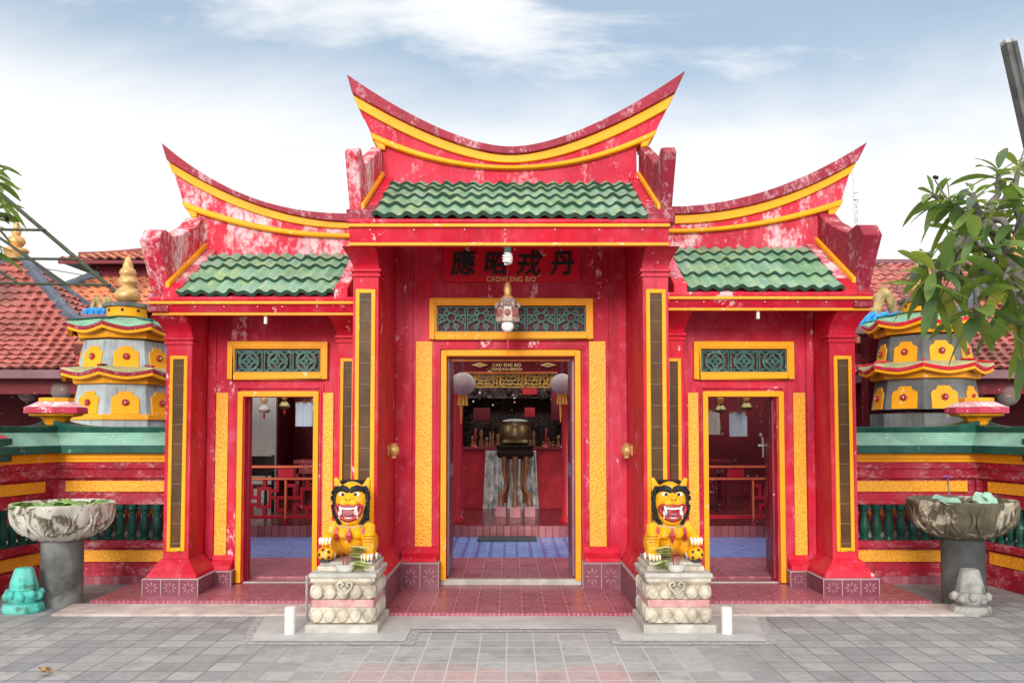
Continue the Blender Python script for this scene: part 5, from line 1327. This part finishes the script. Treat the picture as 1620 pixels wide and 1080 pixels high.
MB().box(hx0+.1, hx1, Yh-.86, Yh+3, ZU(427), ZU(425)).build('soffit', M['ceil'], hall)
lo = tile_slope((hx0-.8, Yh-2.0, ZY(492, 16)), (hx1, Yh-2.0, ZY(492, 16)), (hx1, Yh-.5, ZU(447)), (hx0+.7, Yh-.5, ZU(447)), [i/7 for i in range(8)], .2, .05, .03, .05, 4).build('roof', [M['otile'], M['rlip']], hall, smooth=50)
pA, pB = Vector((hx0-.85, Yh-2.05, ZY(492, 16)+.05)), Vector((hx0+.75, Yh-.5, ZU(447)+.05))
MB().tube([pA.lerp(pB, i/8)+Vector((0, 0, .06-.12*math.sin(math.pi*i/8))) for i in range(9)], .09, 8).build('hip_ridge', M['hip'], hall, smooth=60)
MB().box(hx0-.2, hx1, Yh-1.6, Yh-.5, 0, ZY(494, 16.4)).build('wall', M['inner'], hall)
# right hall: straight ridge
hall2 = thing('gable_hall', 'hall with a plain pinkish tiled roof and straight dark ridge far right behind the gate', 'building', (9.5, 18.5, 0))
tile_slope((5.6, 16.4, ZY(500, 16.4)), (14, 16.4, ZY(500, 16.4)), (14, 18.2, ZY(416, 18.2)), (5.6, 18.2, ZY(416, 18.2)), [i/12 for i in range(13)], .2, .05, .03, .04, 4).merge(tile_slope((14, 20, ZY(500, 16.4)), (5.6, 20, ZY(500, 16.4)), (5.6, 18.2, ZY(416, 18.2)), (14, 18.2, ZY(416, 18.2)), [i/6 for i in range(7)], .2, .05, .03, .04, 3)).build('roof', [M['rtile'], M['rlip']], hall2, smooth=50)
MB().box(5.5, 14.1, 18.1, 18.3, ZY(418, 18.2), ZY(411, 18.2)).build('top_ridge', M['fascia'], hall2, bevel=.02)
MB().box(5.8, 13.8, 16.8, 19.6, 0, ZY(500, 16.4)+.05).build('wall', M['inner'], hall2)
# dragon-back ornaments beside the pagodas
def ornament(px, Y, py, flip, label, k=1.0):
    p = wp(px, py, Y); t = thing('roof_ornament', label, 'ornament', (p.x, Y, 0), 'coiled plaster ornaments on red posts')
    MB().box(p.x-.16, p.x+.16, Y-.12, Y+.12, 0, p.z-.12).build('post', M['inner'], t); MB().box(p.x-.42*k, p.x+.42*k, Y-.16, Y+.16, p.z-.12, p.z).build('ledge', M['fascia'], t, bevel=.01)
    mb = MB(); rnd = random.Random(int(px))
    for i in range(9):
        x = p.x+k*(-.33+.083*i); r = k*(.07+.02*(i % 2))
        mb.tube([(x-r, Y-.1, p.z), (x-r*.7, Y-.11, p.z+r*1.5), (x+r*.3, Y-.11, p.z+r*1.9), (x+r*.7, Y-.11, p.z+r*1.1), (x+r*.2, Y-.11, p.z+r*.8)], [.05*k, .05*k, .045*k, .035*k, .02*k], 8)
    mb.box(p.x-.36*k, p.x+.36*k, Y-.08, Y+.1, p.z, p.z+.13*k); mb.build('wave', M['bluewave'], t, smooth=50)
    mb = MB(); pts = []
    for i in range(40):
        u = i/39; x = p.x+k*flip*(-.30+.62*u); z = p.z+k*(.12+abs(math.sin(u*math.pi*2.0+.25))*.36)
        pts.append((x, Y, z))
    mb.tube(pts, [k*(.055+.02*math.sin(math.pi*i/39)) for i in range(40)], 9)
    for i in range(2, 38, 2): 
        q = Vector(pts[i]); mb.ell(q+Vector((0, -.0, .07*k)), (.022*k, .03*k, .045*k), 6, 5)
    mb.build('coil', M['tan'], t, smooth=60)
ornament(1384, 11.6, 517, 1, 'tan coiled serpent body over blue waves beside the right side roof')
ornament(160, 11.8, 499, -1, 'small tan coil and blue wave ornament partly hidden behind the left pagoda roof', .5)

# ------------------------------------------------------------------ temple hall seen through the doors
th = thing('temple_hall', 'dark red temple hall seen through the open doors behind the gate', 'building', (0, 14, 0))
PF = 11.76
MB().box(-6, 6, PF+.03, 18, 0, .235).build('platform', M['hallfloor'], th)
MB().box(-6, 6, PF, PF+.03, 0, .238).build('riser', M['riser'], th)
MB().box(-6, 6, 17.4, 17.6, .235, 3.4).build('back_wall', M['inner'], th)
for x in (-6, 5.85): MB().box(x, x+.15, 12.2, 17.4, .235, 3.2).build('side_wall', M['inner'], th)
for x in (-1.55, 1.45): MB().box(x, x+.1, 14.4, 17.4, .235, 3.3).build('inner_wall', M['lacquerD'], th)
# gap added in the unseen hall roof, porch to shrine, to brighten the interior
MB().prism([(11.82, 2.86), (12.45, 3.2), (12.45, 3.1), (11.82, 2.78)], 'x', -6.3, 6.3).build('roof', M['otile'], th)
MB().prism([(15.3, 3.2), (16.6, 4.0), (18, 3.2), (18, 3.1), (16.6, 3.9), (15.3, 3.1)], 'x', -6.3, 6.3).build('roof', M['otile'], th)
MB().box(-6.3, 6.3, 11.80, 11.85, 2.70, 2.84).build('eave_board', M['lacquerD'], th)
for x in (-4.6, -2.55, -.80, .84, 2.55, 4.6):
    MB().lathe([(.115, .235), (.12, .27), (.095, .31), (.085, .34), (.083, 2.85)], (x, 12.25, 0), 20).build('column', M['lacquer'], th, smooth=40)
zb0, zb1 = ZY(590, 11.9), ZY(570, 11.9)
bm_ = MB().box(-.86, .90, 11.88, 11.96, zb0, zb1).build('name_beam', M['lacquerD'], th)
MB().box(-.86, .90, 11.86, 11.885, zb1-.02, zb1+.015).box(-.68, .68, 11.865, 11.885, zb0-.008, zb0+.018).build('beam_trim', M['orangetrim'], bm_)
p = wp(802, 577.5, 11.86); text('CAO ENG BIO', .064, p.x, 11.866, p.z, M['cream'], 'lettering', bm_, .004, 0, .95, space=1.1, bold=.003)
p = wp(802, 584, 11.86); text('TANJUNG-BENOA', .056, p.x, 11.866, p.z, M['cream'], 'lettering', bm_, .004, 0, .95, space=1.05, bold=.003)
for px in (759, 867):
    p = wp(px, 577, 11.86); MB().prism([(p.x-.12, p.z), (p.x, p.z-.035), (p.x+.12, p.z), (p.x, p.z+.035)], 'y', 11.86, 11.88).build('diamond', M['cream'], bm_)
    MB().prism([(p.x-.05, p.z), (p.x, p.z-.015), (p.x+.05, p.z), (p.x, p.z+.015)], 'y', 11.855, 11.86).build('diamond_core', M['gold'], bm_)
z0, z1 = ZY(613, 11.95), ZY(590, 11.95)
fz = MB().box(-.55, .62, 11.93, 11.96, z0, z0+.018).box(-.55, .62, 11.93, 11.96, z1-.02, z1); 
for i in range(22):
    x = -.52+i*.0525; rnd = random.Random(i)
    for j in range(3):
        zz = z0+.05+j*.055; a = rnd.uniform(0, 6.28)
        fz.tube([(x+.03*math.cos(a), 11.94, zz+.03*math.sin(a)), (x-.01*math.sin(a), 11.93, zz), (x-.03*math.cos(a), 11.94, zz-.03*math.sin(a)), (x-.03*math.cos(a)+.03*math.sin(a), 11.94, zz+.01)], [.008, .014, .012, .008], 6)
    if i % 7 == 0: fz.box(x-.01, x+.01, 11.93, 11.955, z0, z1)
fz.build('gilt_frieze', simple('bright_gilt_paint', (.86, .50, .07), .45, .0, .3, 14), th, smooth=50)
# lanterns in the middle doorway
for s, px, py in ((-1, 732, 607), (1, 889, 607)):
    p = wp(px, py, 11.0); r = .155 if s < 0 else .14
    t = thing('round_lantern', 'faded pink round paper lantern with yellow tassels at the %s of the inner doorway' % ('left' if s < 0 else 'right'), 'lantern', p, 'round lanterns under the hall eave')
    mb = MB(); n = 32; rings = []
    for i in range(13):
        a = math.pi*(.06+.88*i/12); rings.append([(p.x+r*1.08*math.sin(a)*(1+.02*math.cos(16*2*math.pi*k/n))*math.cos(2*math.pi*k/n), p.y+r*1.08*math.sin(a)*(1+.02*math.cos(16*2*math.pi*k/n))*math.sin(2*math.pi*k/n), p.z+r*math.cos(a)) for k in range(n)])
    mb.loft(rings); mb.build('shade', M['lantern'], t, smooth=60)
    MB().lathe([(.05, -r*1.12), (.07, -r*1.0), (.06, -r*.92)], p, 14).build('lower_ring', M['tassel'], t)
    MB().tube([p+Vector((0, 0, r)), Vector((p.x, p.y, 3.0))], .005, 5).build('hanger', M['wire'], t)
    tm = MB()
    for k in range(9):
        a = k*.7; tm.tube([p+Vector((.05*math.cos(a), .05*math.sin(a), -r*1.1)), p+Vector((.06*math.cos(a), .06*math.sin(a), -r*1.1-.12))], [.012, .016], 5)
    tm.tube([p+Vector((-.02, 0, -r*1.1)), p+Vector((-.02, 0, -r*1.1-.36))], [.03, .006], 6); tm.build('tassel', M['tassel'], t)
# altar
al = thing('altar_table', 'wide altar with red cloth front and crowded dark carved shrine behind the bronze censer', 'altar', (0, 15, .235))
for xa, xb in ((-.95, -.42), (.42, .98)): MB().box(xa, xb, 14.35, 15.2, .235, ZY(712, 14.35)).build('red_front', M['altarred'], al, bevel=.01)
rings = []
for z, sp in ((.24, 1.05), (.6, 1.0), (1.22, .95), (1.245, .95)):
    rings.append([(x*sp, 14.25+.03*math.sin(x*62)+.012*math.sin(x*150)+(0 if z < 1.2 else .0), z) for x in [-.46+.0092*i for i in range(101)]]+[(.46*sp, 15, z), (-.46*sp, 15, z)])
MB().loft(rings).build('brocade_drape', M['silver'], al, smooth=50)
MB().box(-1.0, 1.02, 14.3, 15.3, 1.25, 1.30).build('table_top', M['lacquerD'], al, bevel=.01)
mb = MB(); rnd = random.Random(11)
mb.box(-1.35, -1.05, 15.6, 16.6, .235, 2.75).box(1.05, 1.35, 15.6, 16.6, .235, 2.75).box(-1.35, 1.35, 15.6, 16.4, 2.2, 2.75).box(-1.05, 1.05, 16.3, 16.6, .235, 2.2)
for i in range(80): mb.ell((rnd.uniform(-1.2, 1.2), 15.58, rnd.uniform(2.2, 2.7)), rnd.uniform(.03, .07), 7, 5)
mb.build('shrine', paint('dark_carved_shrine', (.03, .012, .010), .5, .5, (.22, .15, .14), 8, .6), al)  # near-black red-brown with paler flecks
mb = MB()
for i in range(26):
    x = rnd.uniform(-.95, .95); z = 1.30; h = rnd.uniform(.08, .34); r = rnd.uniform(.02, .05)
    mb.lathe([(r, z), (r*1.1, z+h*.2), (r*.5, z+h*.5), (r*.9, z+h*.8), (r*.2, z+h)], (x, rnd.uniform(14.5, 15.2), 0), 9)
mb.build('altar_ornament', M['brownwood'], al, smooth=50)
for i in range(16):
    MB().ell((rnd.uniform(-.95, .95), 15.55, rnd.uniform(1.75, 2.65)), rnd.uniform(.012, .022), 8, 6).build('shrine_light_speck', M['lionwhite'] if i % 3 else M['gold'], al)  # plain white and gold specks put in as the shrine's points of light
for x in (-.9, -.62, .62, .92):
    MB().lathe([(.05, 1.30), (.015, 1.34), (.015, 1.42), (.022, 1.43), (.018, 1.62), (0, 1.64)], (x, 14.45, 0), 9).build('candle', M['lionwhite'] if abs(x) > .7 else M['lionred'], al, smooth=40)
for px, py, wd, hh in ((762, 655, .16, .12), (838, 619, .14, .06), (838, 652, .1, .09), (723, 640, .12, .3), (880, 640, .1, .3)):
    p = wp(px, py, 15.5); MB().box(p.x-wd, p.x+wd, 15.5, 15.54, p.z-hh, p.z+hh).build('plaque', M['lacquerD'] if px != 838 else M['altarred'], al, bevel=.01)
# censer on its stand
ce = thing('bronze_censer', 'wide brass incense censer filled with ash on a dark stand inside the middle door', 'censer', (0.08, 13.3, 1.4))
c = Vector((wp(815, 690, 13.3).x, 13.3, 0)); z = lambda y: ZY(y, 13.05)
MB().lathe([(.17, z(704)), (.24, z(700)), (.22, z(695)), (.25, z(690)), (.265, z(682)), (.255, z(674)), (.25, z(672)), (.275, z(668)), (.28, z(666)), (.25, z(666)), (.24, z(669))], c, 32).build('bowl', M['brass'], ce, smooth=50)
MB().ell(c+Vector((0, 0, z(669))), (.245, .245, .07), 24, 10).build('ash', M['ash'], ce, smooth=180)
st = thing('censer_stand', 'tall dark stand with curved brown legs under the brass censer', 'stand', (c.x, 13.3, .235))
MB().lathe([(.30, z(704)), (.31, z(706)), (.28, z(712)), (.31, z(717)), (.29, z(723)), (.22, z(726))], c, 8).build('apron', M['darkwood'], st, bevel=.01)
LEG = ((-.205, -.22), (0, -.31), (.205, -.22), (.15, .25), (-.15, .25))
for dx, dy in LEG:
    d = Vector((dx, dy, 0))
    MB().tube([c+d*.85+Vector((0, 0, z(722))), c+d*.86+Vector((0, 0, z(740))), c+d*.72+Vector((0, 0, z(762))), c+d*.80+Vector((0, 0, z(776))), c+d*1.08+Vector((0, 0, z(783))), c+d*1.12+Vector((0, 0, .41))], [.045, .042, .03, .032, .045, .05], 10).build('leg', M['brownwood'], st, smooth=60)
for i, (dx, dy) in enumerate(LEG[:3]):
    q = c+Vector((dx, dy, 0))*1.12
    tag(MB().box(q.x-.085, q.x+.085, q.y-.085, q.y+.085, .235, .40).build('tiled_block', M['pinkblock'], off=Vector((q.x, q.y, .235)), bevel=.006), 'pink tiled block under the %s leg of the censer stand' % ('left', 'front', 'right')[i], 'block', 'pink blocks under the censer stand')
tag(MB().box(-.46, .36, 11.28, 11.74, .083, .10).build('door_mat', M['mat'], off=Vector((-.05, 11.5, .083)), bevel=.004), 'dark door mat at the foot of the ribbed step', 'mat')
# fretwork railings, one each side
def railing(s):
    side = 'left' if s < 0 else 'right'
    x0, x1 = sorted((s*4.5, s*2.63)); Y = 11.95
    t = thing('fretwork_railing', 'red fretwork railing with orange edged top rail seen through the %s side door' % side, 'railing', (s*3.6, Y, .235), 'fretwork railings on the hall platform')
    r = MB(); zt = ZY(737, Y); zm = ZY(757, Y); zl = ZY(820, Y)
    r.box(x0, x1, Y-.03, Y+.03, zm-.02, zm+.02); r.box(x0, x1, Y-.035, Y+.035, zt-.03, zt+.01); r.box(x0, x1, Y-.03, Y+.03, zl, zl+.05)
    lat0 = x0 if s < 0 else s*3.5; lat1 = x1 if s < 0 else x1
    k = 3 if s < 0 else 2
    xs = [lat0+(lat1-lat0)*i/k for i in range(k+1)]
    for x in xs: r.box(x-.02, x+.02, Y-.03, Y+.03, .235, zm-.02)
    for q in range(4):
        x = x0+(x1-x0)*q/3; r.box(x-.12, x+.12, Y-.025, Y+.025, zm+.02, zt-.03)
    r.build('frame', M['lacquer'], t, bevel=.004)
    f = MB()
    for a, b in zip(xs, xs[1:]):
        w_ = b-a; h = zm-.02-zl-.05; z0 = zl+.05; cx, cz = (a+b)/2, z0+h/2; q = .024; d = .02
        for fx0, fx1, fz0, fz1 in ((0, .36, .5, .5), (.64, 1, .5, .5), (.36, .36, .24, .76), (.64, .64, .24, .76), (.36, .64, .24, .24), (.36, .64, .76, .76), (.5, .5, 0, .24), (.5, .5, .76, 1), (.18, .18, .5, .85), (.82, .82, .15, .5), (0, .18, .85, .85), (.82, 1, .15, .15), (.18, .18, 0, .3), (.82, .82, .7, 1), (.18, .36, .3, .3), (.64, .82, .7, .7)):
            f.box(a+.02+(w_-.04)*fx0-q, a+.02+(w_-.04)*fx1+q, Y-d, Y+d, z0+h*fz0-q, z0+h*fz1+q); d -= .0004
    f.build('fretwork', M['lacquer'], t)
    e = MB(); e.box(x0, x1, Y-.042, Y-.0352, zt-.018, zt+.002); e.box(x0, x1, Y-.036, Y-.0302, zm-.008, zm+.012)
    for x in xs[1:-1] if s < 0 else xs[:1]: e.box(x-.012, x+.012, Y-.036, Y-.0302, zl, zm-.02)
    e.build('edge_trim', M['orangetrim'], t)
railing(-1); railing(1)
# what hangs and stands inside the side bays of the hall
tag(MB().box(*sorted((wp(396, 700, 15.6).x, wp(436, 700, 15.6).x)), 15.6, 15.7, .235, 2.5).build('tiled_partition', M['whitewall'], off=Vector((wp(416, 700, 15.6).x, 15.6, .235))), 'white tiled partition behind the left railing', 'partition')
for s, px, py, w_, h, m_, lab in ((-1, 481, 655, .14, .20, 'paper', 'pale blue paper hanging above the railing in the left door'), (1, 1168, 671, .15, .20, 'paper', 'pale blue paper hanging in the right door'), (1, 1128, 668, .12, .20, 'paperw', 'cream paper sheet hanging at the left of the right door')):
    p = wp(px, py, 13.6); t = thing('hanging_paper', lab, 'paper', p, 'papers hanging in the hall')
    MB().add([(p.x-w_+2*w_*i/8, p.y+.012*math.sin(i*1.7), p.z+h*(1-2*j)) for j in (0, 1) for i in range(9)], [(i, i+1, 10+i, 9+i) for i in range(8)]).build('sheet', M[m_], t)
    MB().lathe([(.008, -.02), (.008, .02)], p+Vector((0, 0, h)), 6).tube([p+Vector((-w_, 0, h)), p+Vector((w_, 0, h))], .010, 6).tube([p+Vector((0, 0, h)), Vector((p.x, p.y, 2.86))], .004, 4).build('rod', M['brownwood'], t)
LN = ['pink glass hanging lamp at the upper left of the left door', 'small brass hanging lamp in the middle of the left door', 'hanging lamp at the right of the left door, close to the pale blue paper', 'yellow flower-topped hanging lamp left of the paper in the right door', 'yellow flower-topped hanging lamp right of the paper in the right door']
for i, (px, py, Y) in enumerate(((418, 648, 13), (450, 642, 13.4), (497, 648, 13.8), (1140, 648, 13), (1181, 644, 13.2))):
    p = wp(px, py, Y); t = thing('hanging_lamp', LN[i], 'lamp', p, 'hanging lamps in the hall')
    MB().lathe([(.02, .09), (.07, .05), (.10, .0), (.07, -.04), (.03, -.05), (.0, -.06)], p, 14).build('shade', M['lantern'] if i == 0 else M['brass'], t, smooth=50)
    MB().lathe([(.03, .10), (.055, .14), (.05, .18), (.005, .2), (.005, 2.86-p.z)], p, 12).build('crown', M['tassel'] if i > 2 else M['gold'], t, smooth=50)
    MB().lathe([(.012, -.06), (.022, -.10), (.0, -.16)], p, 8).build('drop', M['lionred'], t)
def chair(px, Y):
    x = wp(px, 700, Y).x; t = thing('wooden_chair', 'black wooden armchair at the left edge of the left doorway', 'chair', (x, Y, .235))
    z = .235
    MB().box(x-.24, x+.24, Y-.22, Y+.22, z+.42, z+.46).build('seat', M['darkwood'], t, bevel=.005)
    for sx in (-1, 1):
        for sy in (-1, 1): MB().box(x+sx*.22-.02, x+sx*.22+.02, Y+sy*.2-.02, Y+sy*.2+.02, z, z+(.42 if sy < 0 else .95)).build('leg', M['darkwood'], t)
        MB().box(x+sx*.22-.025, x+sx*.22+.025, Y-.2, Y+.18, z+.66, z+.69).box(x+sx*.22-.015, x+sx*.22+.015, Y-.19, Y-.16, z+.46, z+.66).build('armrest', M['darkwood'], t)
    MB().box(x-.2, x+.2, Y+.19, Y+.215, z+.6, z+.93).build('backrest', M['darkwood'], t)
chair(406, 13.6)
for s, x, lab in ((-1, -3.15, 'long dark red lacquer table standing behind the left railing'), (1, 3.2, 'long dark red lacquer table deep inside the right door')):
    t = thing('lacquer_table', lab, 'table', (x, 14.5, .235), 'tables inside the hall')
    MB().box(x-.6, x+.6, 14.2, 14.8, 1.02, 1.08).build('table_top', M['lacquerD'], t, bevel=.008)
    MB().box(x-.55, x+.55, 14.22, 14.25, .85, 1.02).build('apron', M['lacquerD'], t)
    for a in (-.54, .54):
        for b in (14.25, 14.75): MB().box(x+a-.03, x+a+.03, b-.03, b+.03, .235, 1.02).build('leg', M['lacquerD'], t)

# ------------------------------------------------------------------ plumeria trees, leaning pole, steel frame, mast, wire
def plumeria(label, base, tips, limbs, nleaf, seed):
    rnd = random.Random(seed); t = thing('plumeria_tree', label, 'tree', base, 'plumeria trees')
    tr = MB(); cr = MB(); buds = []
    for path, r0, r1 in limbs: tr.tube(path, [r0+(r1-r0)*i/(len(path)-1) for i in range(len(path))], 9)
    for k, (p, d, sc_) in enumerate(tips):
        p = Vector(p); d = Vector(d).normalized()
        a = d.orthogonal().normalized(); b = d.cross(a)
        n = int(nleaf*rnd.uniform(.8, 1.2))
        for i in range(n):
            th_ = i*2.4+rnd.uniform(-.3, .3); u = i/n
            lift = .85-1.15*u+rnd.uniform(-.15, .15)
            dd = (a*math.cos(th_)+b*math.sin(th_))+d*lift
            blade(cr, p-d*(.11*u)+dd.normalized()*.01, dd, sc_*rnd.uniform(.24, .37)*(.75+.35*u), sc_*rnd.uniform(.058, .084), rnd.uniform(.1, .65), rnd.uniform(-.6, .6), 7, .2, broad=True)
        if k % 4 == 1:
            q = p+d*.16+Vector((rnd.uniform(-.05, .05), 0, .04)); tr.tube([p, q], [.008, .004], 5); 
            buds += [MB().ell(q+Vector((rnd.uniform(-.03, .03), rnd.uniform(-.03, .03), rnd.uniform(0, .03))), .013, 7, 5) for j in range(2)]
    tr.build('trunk', M['bark'], t, smooth=70); cr.build('crown', M['leaf'], t, smooth=60)
    for b_ in buds: b_.build('flower_bud', M['darkwood'], t)
rnd = random.Random(21)
# right tree: trunk outside the picture, limbs reaching in
B = Vector((3.95, 5.5, 0)); fork = Vector((3.78, 5.45, 1.7)); limbs = [([B, B+Vector((-.05, 0, .8)), fork], .13, .09)]; tips = []
hubs = [wp(1590, 430, 5.3), wp(1560, 345, 5.2), wp(1640, 330, 5.6), wp(1600, 300, 5.45), wp(1660, 450, 5.2)]
for h in hubs: limbs.append(([fork, fork.lerp(h, .5)+Vector((.06, .0, -.03)), h], .07, .032))
spec = [(1478, 430, 4.9, -1, .05, 1.05), (1500, 318, 5.2, -.7, .5, .85), (1475, 308, 5.3, -.8, .45, .7), (1538, 305, 5.0, -.3, .7, .85), (1580, 268, 5.2, -.1, 1, .9), (1612, 262, 5.4, .2, 1, .9),
        (1455, 420, 5.2, -1, -.1, .8), (1540, 380, 4.9, -.5, .3, 1), (1545, 500, 4.8, -.1, -.55, 1.12), (1600, 380, 5.0, .1, .4, 1.1), (1590, 440, 4.8, -.3, -.3, 1.15),
        (1510, 365, 5.5, -.6, .2, .9), (1618, 330, 5.0, .1, .5, 1), (1618, 480, 4.9, .2, -.4, 1.1), (1460, 455, 5.0, -.7, -.6, 1.0), (1570, 330, 5.5, 0, .6, .85), (1500, 415, 5.4, -.5, 0, .9), (1560, 420, 5.6, 0, .1, .95),
        (1660, 300, 5.3, .3, .7, 1), (1670, 400, 5.1, .4, .2, 1), (1650, 520, 5.0, .3, -.3, 1), (1720, 350, 5.4, .6, .4, 1), (1730, 460, 5.4, .6, 0, 1), (1690, 260, 5.6, .3, 1, 1)]
for px, py, Y, dx, dz, k in spec:
    p = wp(px, py, Y); d = Vector((dx, rnd.uniform(-.35, .05), dz)); tips.append((p, d, k))
    h = min(hubs, key=lambda q: (q-p).length); dn = d.normalized()
    limbs.append(([h, h.lerp(p, .45)+Vector((0, 0, -.04)), p-dn*.16, p], .028, .015))
plumeria('leafy plumeria tree with drooping long green leaves hanging over the right pagoda', B, tips, limbs, 12, 4)
B = Vector((-4.15, 5.6, 0)); fork = Vector((-4.0, 5.5, 1.8)); limbs = [([B, B+Vector((.05, 0, .9)), fork], .12, .085)]; tips = []
hub = wp(-70, 360, 5.4); limbs.append(([fork, fork.lerp(hub, .5), hub], .06, .03))
for px, py, Y, dx, dz, k in ((-12, 285, 5.4, .7, .5, .85), (-22, 345, 5.2, .8, -.3, 1.0), (-16, 262, 5.5, .5, .8, .75), (-60, 300, 5.4, 0, 1, 1), (-90, 350, 5.3, -.5, .3, 1), (-45, 400, 5.2, .3, -.5, 1)):
    p = wp(px, py, Y); d = Vector((dx, rnd.uniform(-.3, .1), dz)); tips.append((p, d, k)); limbs.append(([hub, hub.lerp(p, .5)+Vector((0, 0, -.03)), p], .026, .014))
plumeria('plumeria tree mostly outside the picture with a few dark leaves at the left edge', B, tips, limbs, 15, 9)

top = wp(1596, 70, 9.2); bot = Vector((top.x+1.32, 9.4, 0))
t = thing('leaning_pole', 'dark leaning concrete pole with a pale cut end at the upper right', 'pole', bot)
d = (top-bot).normalized(); sx = Vector((1, 0, 0)); sx = (sx-d*sx.dot(d)).normalized(); sy = d.cross(sx)
sec = [(.62*a, .62*b) for a, b in ((-.105, -.10), (-.035, -.10), (-.02, -.055), (.02, -.055), (.035, -.10), (.105, -.10), (.105, .10), (-.105, .10))]
MB().loft([[q+sx*a+sy*b for a, b in sec] for q in (bot, top)]).build('shaft', M['polegrey'], t, bevel=.008)
MB().loft([[top+sx*a*1.02+sy*b*1.02+d*k for a, b in sec] for k in (0, .05)]).build('cut_end', M['polecap'], t, bevel=.01)

t = thing('steel_frame', 'olive steel bar frame of an awning crossing the sky above the left pavilion', 'frame', wp(0, 448, 11.4))
bars = [((-110, 212), (207, 482), .028), ((-110, 362), (72, 364), .019), ((-110, 408), (124, 410), .019), ((-110, 446), (175, 451), .019), ((-110, 300), (103, 448), .019), ((-110, 360), (26, 446), .019)]
for i, (a, b, r) in enumerate(bars):
    MB().tube([wp(*a, 11.4+.03*(i == 0)), wp(*b, 11.4+.03*(i == 0))], r, 10).build('bar', M['olive'], t, smooth=60)
e = wp(207, 482, 11.43); MB().tube([e, (e.x, e.y, 0)], .03, 8).build('bar', M['olive'], t, smooth=60)
MB().tube([wp(-110, 446, 11.4), (wp(-110, 446, 11.4).x, 11.4, 0)], .03, 8).build('bar', M['olive'], t, smooth=60)
t = thing('antenna_mast', 'thin lattice antenna mast far behind the right side roof', 'mast', (wp(1356, 430, 60).x, 60, 0))
x = wp(1356, 430, 60).x; zt_, zm = ZY(272, 60), ZY(300, 60)
MB().tube([(x-.12, 60, 0), (x-.12, 60, zm)], .05, 5).tube([(x+.12, 60, 0), (x+.12, 60, zm)], .05, 5).tube([(x, 60.2, 0), (x, 60.2, zm)], .05, 5).build('legs', M['steel'], t)
MB().tube([(x, 60.05, zm-.5), (x-.15, 60.05, zt_)], .045, 5).build('rod', M['steel'], t)
mb = MB()
for i in range(40): mb.tube([(x-.12*(-1)**i, 60, i*zm/40), (x+.12*(-1)**i, 60, (i+1)*zm/40)], .03, 4)
mb.build('bracing', M['steel'], t)
for yy in (302, 312): MB().box(x-.2, x+.2, 59.8, 59.9, ZY(yy, 60)-.2, ZY(yy, 60)+.2).build('aerial', M['white'], t)
pts = [(48, 422), (90, 428), (130, 435), (158, 440)]
tag(MB().tube([wp(px, py, 11.5) for px, py in pts], .007, 5).build('overhead_wire', M['wire'], off=wp(100, 430, 11.5)), 'thin overhead wire sagging between left pavilion and hall', 'wire')
